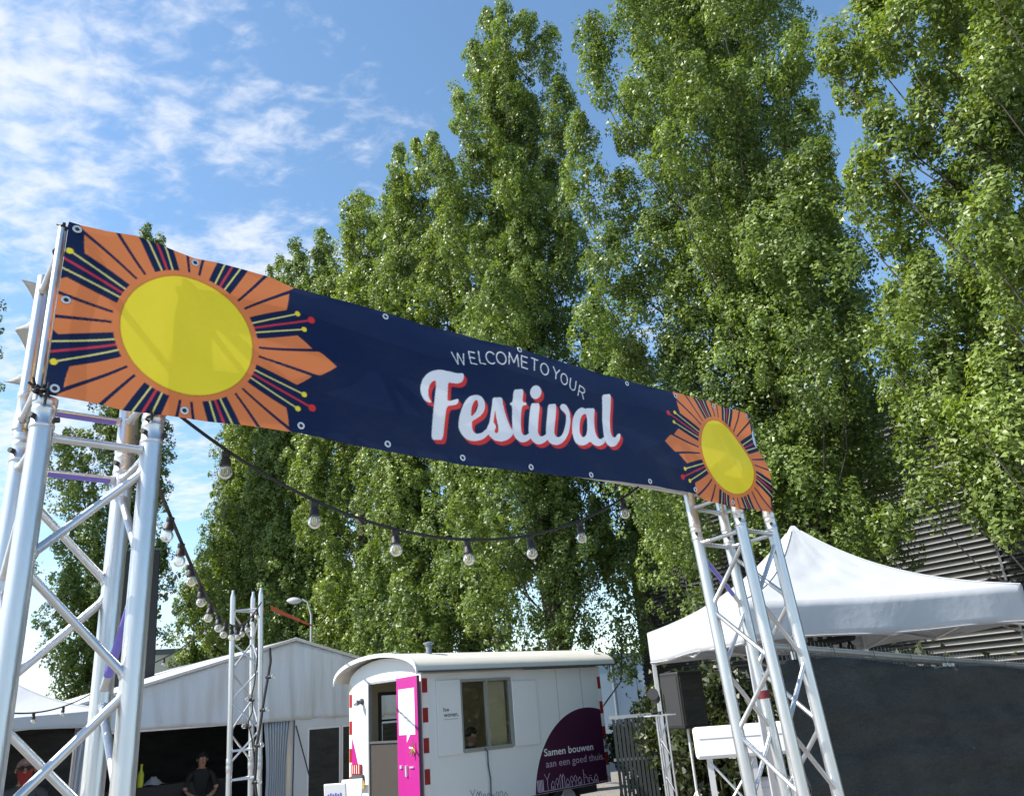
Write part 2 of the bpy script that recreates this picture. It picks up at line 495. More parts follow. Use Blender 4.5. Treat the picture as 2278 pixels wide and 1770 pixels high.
# ------------------------------------------------------------------ trees
def leaf_faces(C, Nn, size, rng):
    """small deltoid leaves at C facing Nn; returns verts, triangles"""
    n = len(C)
    Nn = Nn / (np.linalg.norm(Nn, axis=1)[:, None] + 1e-9)
    A = np.cross(Nn, rng.normal(size=(n, 3))); A /= np.linalg.norm(A, axis=1)[:, None] + 1e-9
    Bv = np.cross(Nn, A)
    s = size[:, None]
    a = A * s; b = Bv * s * 0.82
    V = np.stack([C + b - a * 0.75, C + a * 1.2, C - b - a * 0.75], 1).reshape(-1, 3)
    return V, np.arange(3 * n).reshape(n, 3)
def prof(t, low=0.70):
    # crown half width (0..1) against relative height, columnar poplar
    return np.interp(t, [0.0, 0.10, 0.22, 0.45, 0.65, 0.80, 0.92, 1.0], [low, max(0.92, low), 1.0, 0.97, 0.84, 0.64, 0.38, 0.05])
def poplar(label, base, Ht, Rm, nleaf, leaf, seed, m, bare=0.10, nplume=46, group='tall poplars in the row behind the wagon', lean=(0, 0), name='poplar_tree', fat=1.0, low=0.70, traced=()):
    """a columnar crown: many upright flame-shaped plumes of leaf tufts round a tapering trunk"""
    nleaf = int(nleaf * 1.8); leaf = leaf * 0.76
    rng = np.random.default_rng(seed)
    root = empty(name, (float(base[0]), float(base[1]), 0))
    tag(root, label, 'tree', group)
    hs = np.linspace(0, Ht * 0.95, 14)
    wob = np.cumsum(rng.normal(0, 0.05, (14, 2)), 0); wob -= wob[0]
    tp = np.column_stack([wob[:, 0] + lean[0] * hs / Ht, wob[:, 1] + lean[1] * hs / Ht, hs])
    tx = lambda h: np.array([np.interp(h, hs, tp[:, 0]), np.interp(h, hs, tp[:, 1])])
    r0 = 0.0125 * Ht
    tr = MB(); tr.tube(tp, list(np.interp(hs / Ht, [0, 0.04, 0.5, 1], [r0 * 1.25, r0, r0 * 0.45, 0.02])), 10)
    tr.build('trunk', M['bark'], root, True)
    tocam = -np.array(base[:2], float); tocam /= np.linalg.norm(tocam)
    limbs = MB()
    plumes = []
    lat = np.array([-tocam[1], tocam[0]])      # sideways, as seen from the gateway
    dist = float(np.linalg.norm(base[:2]))
    zlow_t = 1e9
    for (tx_, ty_, bx_, by_, rpx) in traced:
        ends = []
        mx_ = at_r((tx_ + bx_) / 2, (ty_ + by_) / 2, dist)
        side = float((mx_[:2] - np.array(base[:2])) @ lat)
        bulge = Rm * math.sqrt(max(0.05, 1 - min(0.95, abs(side) / (Rm * 1.15)) ** 2)) * rng.uniform(0.25, 0.85)
        for (qx, qy) in ((bx_, by_), (tx_, ty_)):
            p = at_r(qx, qy, dist - bulge)
            ends.append(np.array([p[0] - base[0], p[1] - base[1], p[2]]))
        dd = np.linalg.norm(ray(bx_, by_)) * dist / math.hypot(*ray(bx_, by_)[:2])
        rr_ = rpx / FPX * (dist - bulge) / math.hypot(*ray(bx_, by_)[:2])
        b0, tip = ends
        plumes.append((b0, tip, rr_ * 0.97, 1.15))
        zlow_t = min(zlow_t, b0[2])
        h0 = max(Ht * bare * 0.5, b0[2] - 1.0 * float(np.linalg.norm(b0[:2] - tx(b0[2]))) - .3); q0 = np.array([*tx(h0), h0])
        ctl = np.array([*(tx(h0) * .2 + b0[:2] * .8), h0 * .72 + b0[2] * .28])
        bz = [q0 * (1 - t_) ** 2 + 2 * ctl * t_ * (1 - t_) + b0 * t_ ** 2 + rng.normal(0, .02, 3) for t_ in np.linspace(0, 1, 6)]
        limbs.tube(bz + [b0 * .6 + tip * .4 + rng.normal(0, .05, 3), b0 * .25 + tip * .75], [.018, .016, .014, .012, .010, .008, .006, .003], 5, False)
    for i in range(nplume):
        f = (i + rng.random()) / nplume
        hb = Ht * (bare + (0.86 - bare) * f)
        az = i * 2.399963 + rng.normal(0, 0.4)
        Lp = Ht * rng.uniform(0.12, 0.21) * (1 - 0.40 * hb / Ht)
        ht = min(hb + Lp, Ht * (0.985 if f > 0.9 else 0.96))
        rad = Rm * prof(min(1, (hb + 0.55 * Lp) / Ht), low) * (0.30 + 0.78 * rng.random() ** 0.7)
        dirv = np.array([math.cos(az), math.sin(az)])
        rp = Lp * rng.uniform(0.20, 0.30) * fat
        rad = max(0.15, rad - rp * 0.55)
        b0 = np.array([*(tx(hb) + dirv * rad * 0.82), hb]); tip = np.array([*(tx(ht) + dirv * (rad * 1.12)), ht])
        tip[:2] += rng.normal(0, 0.12, 2)
        w = 0.5 if dirv @ tocam < -0.25 else 1.0
        if traced and hb > zlow_t - 0.5:
            # behind and inside the traced front of the crown
            sh = np.array([0.62, 1.0]); cl = dirv @ lat; cd_ = dirv @ tocam
            dirv = lat * cl * 0.66 + tocam * min(cd_, 0.25)
            b0 = np.array([*(tx(hb) + dirv * rad * 0.82), hb]); ht = min(ht, Ht * 0.90)
            tip = np.array([*(tx(ht) + dirv * rad), ht]); w = 0.5
        plumes.append((b0, tip, rp, w))
        h0 = max(Ht * bare * 0.7, hb - rad * rng.uniform(0.7, 1.2))
        q0 = np.array([*tx(h0), h0])
        mid = np.array([*(tx((h0 + hb) / 2) + dirv * rad * 0.55), (h0 + hb) / 2 - .05])
        rl = r0 * (0.10 if traced else 0.22) * (1 - 0.55 * hb / Ht)
        limbs.tube([q0, mid, b0, b0 * .45 + tip * .55, tip * .92 + b0 * .08], [rl, rl * .75, rl * .55, rl * .3, .01], 5, False)
    # leader
    if not traced: plumes.append((np.array([*tx(Ht * .80), Ht * .80]), np.array([*tx(Ht * .95), Ht]), Ht * .022, 1.0))
    if not traced: plumes.append((np.array([*tx(Ht * .66), Ht * .66]), np.array([*tx(Ht * .86), Ht * .87]), Ht * .035, 1.0))
    # leafy core round the trunk
    for k in range(int(8)):
        a = Ht * (bare + .02 + (0.72 - bare) * k / 8)
        plumes.append((np.array([*tx(a), a]), np.array([*tx(a + Ht * .13), a + Ht * .13]), Rm * .26, 0.35))
    tag(limbs.build('limb', M['bark'], root, True), kind='stuff')
    area = np.array([np.linalg.norm(t - b) * r * w for b, t, r, w in plumes]); area /= area.sum()
    PT = 46
    Cs, Os, Ax = [], [], []
    for (b, t, r, w), a in zip(plumes, area):
        nt_ = max(4, int(a * nleaf / PT))
        ax = t - b; L = np.linalg.norm(ax); ax /= L
        e1 = np.cross(ax, (0.3, 0.9, 0.1)); e1 /= np.linalg.norm(e1); e2 = np.cross(ax, e1)
        u = rng.random(nt_) ** 0.85
        th = rng.uniform(0, 2 * math.pi, nt_)
        lump = 1 + 0.30 * np.sin(th * 3 + u * 11 + seed) + 0.26 * np.sin(th * 2 - u * 19 + b[0] * 5)
        pr_ = r * np.sin(math.pi * np.clip(u, 0, 1) ** 0.72) ** 0.75 * lump * (0.60 + 0.40 * rng.random(nt_) ** 0.5)
        rdir = np.cos(th)[:, None] * e1 + np.sin(th)[:, None] * e2
        Cs.append(b + ax * (u * L)[:, None] + rdir * pr_[:, None])
        Os.append(rdir + ax * 0.35)
    C = np.concatenate(Cs); O = np.concatenate(Os)
    nc = len(C); n = nc * PT
    ix = np.repeat(np.arange(nc), PT)
    rc = rng.uniform(0.10, 0.23, nc) * (leaf / 0.038) ** 0.4
    d = rng.normal(0, 1, (n, 3)) + O[ix] * 0.55
    d /= np.linalg.norm(d, axis=1)[:, None]
    P = C[ix] + d * (rc[ix] * (0.45 + 0.55 * rng.random(n) ** 0.5))[:, None] * np.array([1, 1, 1.35]) + O[ix] * 0.0
    N3 = d * 0.75 + O[ix] * 0.35 + rng.normal(0, 0.50, (n, 3)) + np.array([0, 0, 0.30])
    V, Q = leaf_faces(P, N3, leaf * rng.uniform(0.62, 1.2, n), rng)
    # oversized inner leaves, filler added to keep the crown's inside dark
    Pi, Ni = [], []
    for (b, t, r, w), a in zip(plumes, area):
        k = max(3, int(a * nleaf * 0.07))
        u = rng.uniform(0.08, 0.9, k); q = rng.normal(0, 1, (k, 3)); q /= np.linalg.norm(q, axis=1)[:, None]
        rr2 = r * np.sin(math.pi * u ** 0.72) ** 0.75 * 0.62 * rng.random(k) ** 0.5
        Pi.append(b + (t - b) * u[:, None] + q * rr2[:, None]); Ni.append(q + rng.normal(0, .6, (k, 3)))
    Pi = np.concatenate(Pi); Ni = np.concatenate(Ni)
    V2_, Q2_ = leaf_faces(Pi, Ni, leaf * (1.3 if leaf < 0.036 else 1.8) * rng.uniform(0.8, 1.2, len(Pi)), rng)
    Q = np.concatenate([Q, Q2_ + len(V)]); V = np.concatenate([V, V2_])
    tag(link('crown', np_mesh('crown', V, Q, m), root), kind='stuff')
    return root
def tree_top(px, py, Ht):
    d = ray(px, py)
    r = (Ht - EYE) * math.hypot(d[0], d[1]) / d[2]
    p = at_r(px, py, r)
    return p[:2]
WD = np.array([-0.598, 0.802])    # the row's direction, the same as the dark hall behind it
def Z(ox, oy, k, L):
    return [(ox + a / k, oy + b / k, ox + c / k, oy + d / k, r / k) for a, b, c, d, r in L]
# the plumes one can tell apart, tip and foot, read off the photograph
T_NEAR = Z(1700, 0, 2.424, [(350, 170, 420, 420, 80), (560, -20, 600, 350, 110), (480, 300, 520, 600, 90), (760, -80, 760, 350, 130), (1000, 60, 1010, 500, 130), (1250, 60, 1240, 480, 130), (640, 600, 650, 900, 110), (560, 850, 520, 1250, 100), (880, 420, 880, 850, 130), (1130, 520, 1130, 950, 130), (1330, 480, 1320, 900, 110), (720, 980, 730, 1350, 120), (1000, 930, 1000, 1350, 130), (1250, 980, 1240, 1400, 130), (820, 1330, 800, 1690, 110), (1100, 1330, 1090, 1700, 140), (1330, 1380, 1310, 1720, 120), (640, -300, 660, 50, 120), (980, -320, 990, 60, 130), (1280, -300, 1270, 60, 130)]) + Z(1700, 600, 2.611, [(820, 480, 830, 820, 95), (1050, 520, 1060, 920, 130), (1300, 560, 1300, 1000, 130), (880, 820, 890, 1120, 100), (1150, 850, 1150, 1250, 120), (1310, 1080, 1250, 1480, 130), (920, 1150, 960, 1440, 85), (740, 1400, 690, 1640, 75), (1480, 1100, 1430, 1440, 110), (1500, 700, 1490, 1120, 130)]) + [(2060, 590, 2060, 800, 46), (2150, 600, 2150, 830, 52), (2235, 610, 2235, 840, 52), (1985, 640, 1978, 820, 38), (2100, 760, 2100, 960, 50), (2200, 900, 2195, 1110, 55), (2260, 1000, 2250, 1200, 50)]
T_BROAD = Z(1000, 0, 2.4244, [(760, 85, 800, 330, 90), (790, 260, 850, 560, 100), (690, 620, 760, 1200, 95), (990, -80, 1010, 260, 115), (1200, -200, 1230, 200, 130), (1450, -200, 1470, 150, 130), (1700, -20, 1650, 250, 105), (1880, 150, 1800, 480, 110), (1950, 320, 1850, 490, 75), (1080, 280, 1080, 620, 125), (1330, 310, 1340, 650, 125), (1570, 350, 1560, 700, 125), (1920, 580, 1820, 850, 120), (960, 470, 980, 800, 110), (2010, 780, 1900, 1100, 130), (920, 930, 950, 1260, 120), (1200, 680, 1210, 1000, 135), (1550, 740, 1560, 1080, 140), (870, 1240, 830, 1600, 125), (1100, 1150, 1080, 1560, 145), (1380, 1060, 1400, 1400, 125), (1870, 1220, 1850, 1620, 185), (1700, 980, 1720, 1250, 130), (1480, 1400, 1480, 1720, 115), (2060, 1000, 2000, 1280, 110), (1000, 1500, 960, 1900, 130), (1260, 1480, 1230, 1900, 130), (1650, 1500, 1680, 1850, 110), (2080, 1300, 2060, 1600, 110), (2150, 1580, 2120, 1950, 115), (1900, 1680, 1920, 2050, 120), (780, 1620, 760, 1950, 110)])
T_TALL = Z(1000, 0, 2.4244, [(285, 15, 300, 330, 80), (200, 50, 230, 300, 55), (400, 75, 420, 330, 85), (540, 160, 510, 420, 78), (130, 235, 170, 450, 62), (50, 515, 110, 800, 92), (300, 310, 320, 620, 120), (590, 410, 560, 700, 82), (650, 490, 620, 690, 42), (200, 540, 230, 860, 115), (430, 540, 430, 860, 115), (600, 690, 590, 1000, 95), (100, 780, 120, 1150, 110), (330, 800, 340, 1180, 120), (520, 860, 520, 1220, 110), (640, 980, 640, 1300, 80), (30, 1050, 60, 1450, 110), (230, 1100, 250, 1500, 120), (430, 1150, 430, 1560, 120), (610, 1200, 620, 1600, 100), (-60, 800, -20, 1120, 70)])
T_PALE = Z(560, 380, 4.041, [(1700, 480, 1700, 1000, 210), (2100, 540, 2080, 920, 160), (1600, 860, 1560, 1320, 170), (1880, 920, 1850, 1340, 185), (2150, 950, 2140, 1350, 160), (1620, -330, 1640, 150, 120), (1780, -60, 1760, 420, 120), (1480, -260, 1500, 200, 110)])
T_FORK = Z(560, 380, 4.041, [(1270, -10, 1300, 330, 115), (1340, -230, 1370, 150, 95), (1430, 180, 1420, 560, 120), (1330, 330, 1390, 700, 100), (1560, 250, 1540, 640, 120), (1430, 560, 1440, 900, 90)])
T_STEP = Z(560, 380, 4.041, [(960, 205, 960, 560, 155), (900, 330, 900, 650, 110), (1130, 520, 1100, 920, 185), (870, 540, 880, 900, 120), (1040, 830, 1040, 1250, 180), (1260, 860, 1250, 1260, 150), (880, 880, 880, 1220, 130), (1080, 420, 1060, 700, 110)])
T_SLIM = Z(560, 380, 4.041, [(605, 515, 640, 800, 95), (690, 690, 690, 960, 90), (590, 730, 600, 1030, 115), (740, 850, 730, 1180, 110), (650, 980, 640, 1300, 120)])
T_SPIRE = Z(560, 380, 4.041, [(385, 625, 400, 960, 85), (450, 790, 440, 1080, 70), (340, 860, 360, 1150, 90), (480, 960, 470, 1250, 90)])
T_LOW = Z(560, 380, 4.041, [(250, 790, 245, 1000, 48), (175, 850, 190, 1050, 36), (270, 960, 270, 1250, 80)])
poplar('huge near poplar overhanging the dark hall and the pop-up canopy', (8.1, 8.4), 22, 3.25, 268000, 0.043, 11, M['leaf_a'], 0.11, 60, low=1.35, traced=T_NEAR)
poplar('broad tall poplar with thick dark trunk, behind the right end of the banner', (4.75, 13.3), 23.5, 3.1, 225000, 0.042, 22, M['leaf_b'], 0.10, 58, low=1.0, traced=T_BROAD)
poplar('tall pointed poplar standing right behind the wagon roof', tree_top(1110, 5, 22.5), 22.5, 2.55, 140000, 0.048, 37, M['leaf_b'], 0.08, 44, traced=T_TALL)
poplar('pale poplar with rounded top beside the tall pointed poplar', tree_top(985, 300, 22), 22, 2.5, 76000, 0.058, 44, M['leaf_a'], 0.06, 38, traced=T_PALE)
poplar('poplar with forked thin top, second along from the tall pointed one', tree_top(893, 318, 22), 22, 2.1, 60000, 0.060, 45, M['leaf_b'], 0.06, 34, traced=T_FORK)
poplar('bright green poplar with stepped top above the middle of the banner', tree_top(795, 440, 22), 22, 2.5, 64000, 0.064, 56, M['leaf_a'], 0.05, 36, traced=T_STEP)
poplar('slim poplar next to the bright green stepped one', tree_top(722, 508, 22), 22, 2.0, 50000, 0.066, 67, M['leaf_b'], 0.05, 32, traced=T_SLIM)
poplar('small spire-topped poplar showing just above the banner', tree_top(657, 535, 22), 22, 2.0, 50000, 0.068, 78, M['leaf_b'], 0.05, 32, traced=T_SPIRE)
poplar('lowest poplar of the descending row, beside the orange sun print', tree_top(605, 600, 22), 22, 2.4, 52000, 0.070, 89, M['leaf_a'], 0.04, 34, traced=T_LOW)
poplar('dark poplar whose crown fills the space under the banner, by the lighting tower', tree_top(555, 720, 20), 20, 2.5, 60000, 0.064, 91, M['leaf_b'], 0.05, 40)
poplar('lone poplar behind the left truss tower, tip above the banner', tree_top(315, 505, 22), 22, 2.2, 70000, 0.062, 93, M['leaf_b'], 0.05, 44, group=None)
poplar('poplar standing at the outer side of the left truss tower', tree_top(-62, 470, 22), 22, 2.0, 18000, 0.070, 95, M['leaf_b'], 0.05, 36, group=None)

yt = at_r(1455, 1500, 20.0)
poplar('young leafy poplar growing in front of the dark hall corner', yt, 11.5, 2.2, 30000, 0.052, 101, M['leaf_b'], 0.36, 24, group=None, low=1.0)

# ------------------------------------------------------------------ dark corrugated hall behind the trees
hall_o = at_r(1426, 1460, 25.0)
ha = math.atan2(-WD[1], -WD[0])   # local x runs from the far corner towards the near right
hall = empty('dark_hall', (float(hall_o[0]), float(hall_o[1]), 0), ha)
tag(hall, 'dark corrugated metal hall behind the poplars and the pop-up canopy', 'building')
HL, HH = 27.0, 7.7
MB().box(0, HL, 0.03, 14, 0, HH).build('wall', M['cladding'], hall)
MB().box(-0.05, HL + 0.05, -0.10, 14.05, HH, HH + 0.22).build('roof_edge', M['trim_dark'], hall)
rib = MB()
pr = [(0.03, 0.0), (-0.012, 0.018), (-0.020, 0.040), (-0.012, 0.060), (0.03, 0.082)]
rib.add([(0.0, y, z) for y, z in pr] + [(HL, y, z) for y, z in pr], [(i, i + 1, i + 6, i + 5) for i in range(4)])
rib_me = rib.mesh('rib', M['cladding_rib'])
RS = 0.130
for k in range(int((HH - 0.2) / RS)):
    link('rib', rib_me, hall, (0, 0, 0.15 + k * RS))
for x in (2.2, 6.4, 10.6, 14.8, 19.0, 23.2):
    MB().box(x, x + 0.05, -0.022, 0.02, 0.1, HH - 0.02).build('seam_strip', M['trim_dark'], hall)

# pale blue hall far away
hb = at_r(1340, 1500, 46)
bh = empty('pale_blue_hall', (float(hb[0]), float(hb[1]), 0), math.radians(8))
tag(bh, 'pale blue flat-roofed hall in the gap between wagon and dark hall', 'building')
MB().box(-3, 9, 0.05, 12, 0, 3.95).build('wall', M['hall_blue'], bh)
MB().box(-3.1, 9.1, -0.06, 12.1, 3.95, 4.15).build('roof_edge', M['hall_dark'], bh)
for k in range(10):
    MB().box(-2.9 + k * 1.2, -1.74 + k * 1.2, 0.0, 0.05, 0.1, 3.9).build('wall_panel', M['hall_blue'], bh)
MB().tube([(0.55, -0.1, 0.1), (0.55, -0.1, 3.9)], 0.09, 10).build('downpipe', M['hall_dark'], bh)

# pale low building behind the frame tent on the left
lb = at_r(352, 1500, 38)
lh = empty('low_white_building', (float(lb[0]), float(lb[1]), 0), math.radians(20))
tag(lh, 'low white building with flat roof behind the frame tent', 'building')
MB().box(-0.6, 9, 0, 8, 0, 5.0).build('wall', M['white_print'], lh)
MB().box(-0.75, 9.1, -0.12, 8.1, 5.0, 5.22).build('roof_edge', M['hall_dark'], lh)

# ------------------------------------------------------------------ hedge and dark slatted screen
def hedge(name, label, x0, y0, x1, y1, h, w, nleaf, seed, cat='hedge'):
    rng = np.random.default_rng(seed)
    a = np.array([x0, y0]); b = np.array([x1, y1]); d = b - a; L = np.linalg.norm(d); d /= L; nn = np.array([-d[1], d[0]])
    root = empty(name, (x0, y0, 0)); tag(root, label, cat)
    K = int(L * 14)
    cs = rng.uniform(0, L, K); ch = rng.uniform(0.1, 1, K) ** 0.7 * h * (0.82 + 0.18 * np.sin(cs * 2.1 + seed)); cw = rng.uniform(-0.5, 0.5, K) * w
    ix = rng.integers(0, K, nleaf)
    off = rng.normal(0, 0.16, (nleaf, 3))
    s = cs[ix] + off[:, 0]; ww = cw[ix] + off[:, 1]; z = np.maximum(0.03, ch[ix] + off[:, 2])
    P = np.column_stack([d[0] * s + nn[0] * ww, d[1] * s + nn[1] * ww, z])
    A = rng.normal(0, 1, (nleaf, 3)); A /= np.linalg.norm(A, axis=1)[:, None]
    V, Q = leaf_faces(P, A, 0.05 * rng.uniform(0.6, 1.3, nleaf), rng)
    tag(link('foliage', np_mesh('foliage', V, Q, M['leaf_hedge']), root), kind='stuff')
    st = MB()
    for k in range(int(L * 5)):
        q = rng.uniform(0, L); o = rng.uniform(-0.3, 0.3) * w; hh = h * rng.uniform(0.5, 0.98)
        p0 = np.array([d[0] * q + nn[0] * o, d[1] * q + nn[1] * o, 0])
        st.tube([p0, p0 + [rng.normal(0, .08), rng.normal(0, .08), hh * .5], p0 + [rng.normal(0, .15), rng.normal(0, .15), hh]], [0.02, 0.013, 0.004], 5, False)
    tag(st.build('stem', M['bark'], root), kind='stuff')
    return root
hA = at_r(1432, 1600, 14.8); hB = at_r(1600, 1600, 12.6)
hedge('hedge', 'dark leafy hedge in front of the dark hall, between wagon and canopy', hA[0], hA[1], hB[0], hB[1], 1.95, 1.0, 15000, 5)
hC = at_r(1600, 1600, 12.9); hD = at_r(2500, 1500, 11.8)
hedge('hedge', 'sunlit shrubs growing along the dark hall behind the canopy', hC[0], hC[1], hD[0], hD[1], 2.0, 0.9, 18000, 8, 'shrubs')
scr = at_r(1362, 1607, 13.4)
sr = empty('slatted_screen', (float(scr[0]), float(scr[1]), 0), math.radians(-6))
tag(sr, 'dark grey slatted screen standing beside the rear end of the wagon', 'screen')
MB().box(-0.04, 0.62, 0.02, 0.05, 1.46, 1.51).build('top_rail', M['steel'], sr)
MB().box(-0.04, 0.62, 0.02, 0.05, 0.86, 0.90).build('middle_rail', M['steel'], sr)
sm = MB().box(0, 0.045, -0.012, 0.012, 0.05, 1.45).mesh('slat', M['slat'])
for k in range(10):
    link('slat', sm, sr, (k * 0.061, 0.002 * (k % 3), 0))

# ------------------------------------------------------------------ the entrance arch (leans about three degrees as a whole)
AP, AR = 0.418795822, -0.118842408
def cmat(p, r):
    f = np.array([0, math.cos(p), math.sin(p)]); u = np.array([0, -math.sin(p), math.cos(p)]); x = np.array([1.0, 0, 0])
    c, s = math.cos(r), math.sin(r)
    return np.stack([c * x + s * u, -s * x + c * u, f], 1)
LEAN = np.stack([CR, CU, F_], 1) @ cmat(AP, AR).T
AL = np.array([-1.07017719, 1.79554240, -1.6]); AB = np.array([0.93924863, 3.59473783, -1.6])
AYAW = math.atan2(AB[1] - AL[1], AB[0] - AL[0])
SPAN = float(np.linalg.norm(AB - AL))
RZ = np.array([[math.cos(AYAW), -math.sin(AYAW), 0], [math.sin(AYAW), math.cos(AYAW), 0], [0, 0, 1]])
AROT = LEAN @ RZ
AORG = LEAN @ AL + np.array([0, 0, EYE])
def arch_mat():
    m4 = Matrix.Identity(4)
    for i in range(3):
        for j in range(3):
            m4[i][j] = AROT[i, j]
        m4[i][3] = AORG[i]
    return m4
def arch_w(a, b, z):
    return AORG + AROT @ np.array([a, b, z])
arch = empty('entrance_arch', (0, 0, 0)); arch.matrix_world = arch_mat()
tag(arch, 'silver aluminium truss gateway of two towers carrying the festival banner', 'truss arch')
ZT = 2.46
def chordpart(a, b, z0, z1, r=0.025, nm='chord', mt='alu'):
    return MB().tube([(a, b, z0), (a, b, z1)], r, 20).build(nm, M[mt], arch, True)
def coupler(ch, a, b, z0, z1):
    R0 = 0.0252
    pf = [(R0, z0), (R0 + .0016, z0 + .002), (R0 + .0016, z0 + .010), (R0, z0 + .013), (R0, z1 - .034), (R0 + .0014, z1 - .031), (R0 + .0014, z1 - .024), (R0 - .001, z1 - .020), (R0 + .001, z1 - .015), (R0 + .0018, z1 - .011), (R0 + .0018, z1)]
    MB().lathe(pf, (a, b, 0), (0, 0, 1), 20).build('coupler', M['alu'], ch, True)
    MB().tube([(a - 0.018, b - .012, z1 - .05), (a - 0.030, b - .022, z1 - .05)], 0.0065, 10).build('bolt', M['bolt'], ch)
    MB().tube([(a + 0.020, b - .010, z1 - .052), (a + 0.031, b - .016, z1 - .052)], 0.0065, 10).build('bolt', M['bolt'], ch)
def brace(p, q, r=0.0098, nm='brace'):
    p, q = np.array(p, float), np.array(q, float); L = np.linalg.norm(q - p); d = (q - p) / L
    i0 = 0.022
    return MB().tube([p + d * i0, p + d * (i0 + .006), p + d * (i0 + .011), q - d * (i0 + .011), q - d * (i0 + .006), q - d * i0], [r * 1.5, r * 1.28, r, r, r * 1.28, r * 1.5], 12, False).build(nm, M['alu'], arch, True)
def truss_tower(a0):
    pos = {}
    for (i, j) in ((-1, -1), (1, -1), (1, 1), (-1, 1)):
        a, b = a0 + .12 * i, .12 * j
        c = chordpart(a, b, 0.012, ZT)
        coupler(c, a, b, ZT - .075, ZT)
        pos[(i, j)] = (a, b)
    MB().box(a0 - .2, a0 + .2, -.2, .2, -0.03, 0.012).build('base_plate', M['steel'], arch)
    faces = (((-1, -1), (1, -1), 1), ((-1, 1), (1, 1), 0), ((1, -1), (1, 1), 1), ((-1, -1), (-1, 1), 0))
    for (k0, k1, ph) in faces:
        A, B = np.array(pos[k0]), np.array(pos[k1])
        for zz in (2.368, 0.10):
            brace((*A, zz), (*B, zz))
        z = 2.325; side = ph
        while z > 0.35:
            z2 = z - 0.243
            s, e = (B, A) if side else (A, B)
            brace((*s, z), (*e, z2))
            z = z2 - 0.012; side = 1 - side
truss_tower(0.0)
truss_tower(SPAN)
# upright end frame of the beam at the left tower: slim front pole, thicker rear pole
chordpart(-.138, -.128, ZT - .01, 2.936, 0.0105, 'end_pole')
rp = chordpart(-.13, .12, ZT, 2.93, 0.0175, 'end_pole')
MB().lathe([(0.0178, 2.47), (0.020, 2.472), (0.020, 2.50), (0.0178, 2.503), (0.0178, 2.56), (0.0195, 2.562), (0.0195, 2.574), (0.0178, 2.576)], (-.13, .12, 0), (0, 0, 1), 16).build('coupler', M['alu'], rp, True)
for zz in (2.50, 2.88):
    brace((-.136, -.12, zz), (-.13, .12, zz), 0.010)
for a in (.12,):
    chordpart(a, .12, ZT, 2.90); chordpart(a, -.12, ZT, 2.90)
for a in (SPAN - .12, SPAN + .12):
    for b_ in (-.12, .12):
        chordpart(a, b_, ZT, 2.90)
for zz in (2.535, 2.85):
    brace((-.13, .12, zz), (.12, .12, zz)); brace((.12, -.12, zz), (.12, .12, zz))
    brace((SPAN - .12, .12, zz), (SPAN + .12, .12, zz)); brace((SPAN - .12, -.12, zz), (SPAN + .12, -.12, zz)); brace((SPAN + .12, -.12, zz), (SPAN + .12, .12, zz)); brace((SPAN - .12, -.12, zz), (SPAN - .12, .12, zz))
# horizontal beam
for b_ in (-.12, .12):
    for zz in (2.625, 2.865):
        MB().tube([(.10, b_, zz), (SPAN - .10, b_, zz)], 0.025, 16).build('beam_chord', M['alu'], arch, True)
nb = 10
for j in range(nb):
    a1 = .16 + (SPAN - .32) * j / nb; a2 = .16 + (SPAN - .32) * (j + 1) / nb
    u = (2.645, 2.845) if j % 2 else (2.845, 2.645)
    brace((a1, -.12, u[0]), (a2, -.12, u[1])); brace((a1, .12, u[1]), (a2, .12, u[0]))
    v = (-.1, .1) if j % 2 else (.1, -.1)
    brace((a1, v[0], 2.625), (a2, v[1], 2.625)); brace((a1, v[1], 2.865), (a2, v[0], 2.865))
# violet light reflected under a few tubes, painted as thin coloured strips
def glow_strip(p, q, r=0.0104):
    p, q = np.array(p, float), np.array(q, float)
    d = (q - p) / np.linalg.norm(q - p)
    up = np.array([0, 0, 1.0]) - d * d[2]; up /= np.linalg.norm(up); sd_ = np.cross(d, up)
    mb = MB(); n = 7
    v = []
    for P in (p, q):
        for k in range(n):
            t = math.pi + math.pi * (k / (n - 1)) + math.radians(8) * (1 - 2 * k / (n - 1))
            v.append(P + r * (math.cos(t) * sd_ + math.sin(t) * up))
    mb.add(v, [(k, k + 1, n + k + 1, n + k) for k in range(n - 1)])
    return mb.build('violet_glow_paint', M['violet'], arch, True)
glow_strip((-.10, .12, 2.535), (.095, .12, 2.535)); glow_strip((-.095, .12, 2.368), (.095, .12, 2.368)); glow_strip((.12, -.05, 1.9995), (.12, .08, 1.868)); glow_strip((SPAN - .09, .12, 2.2946), (SPAN + .06, .12, 2.1428))
# red strap on the rear chord of the right tower
MB().lathe([(0.0262, 1.69), (0.028, 1.692), (0.028, 1.722), (0.0262, 1.724)], (SPAN + .12, .12, 0), (0, 0, 1), 18).build('red_strap', M['red_dark'], arch, True)

# ------------------------------------------------------------------ banner print
NAVY = np.array((0.0035, 0.0095, 0.050)); ORANGE = np.array((0.80, 0.215, 0.062)); YELLOW = np.array((0.98, 0.76, 0.030))
PALE = np.array((0.80, 0.72, 0.22)); RED = np.array((0.60, 0.035, 0.06)); BRED = np.array((0.72, 0.035, 0.030)); WHITE = np.array((0.88, 0.88, 0.92)); RIM = np.array((0.62, 0.22, 0.030))
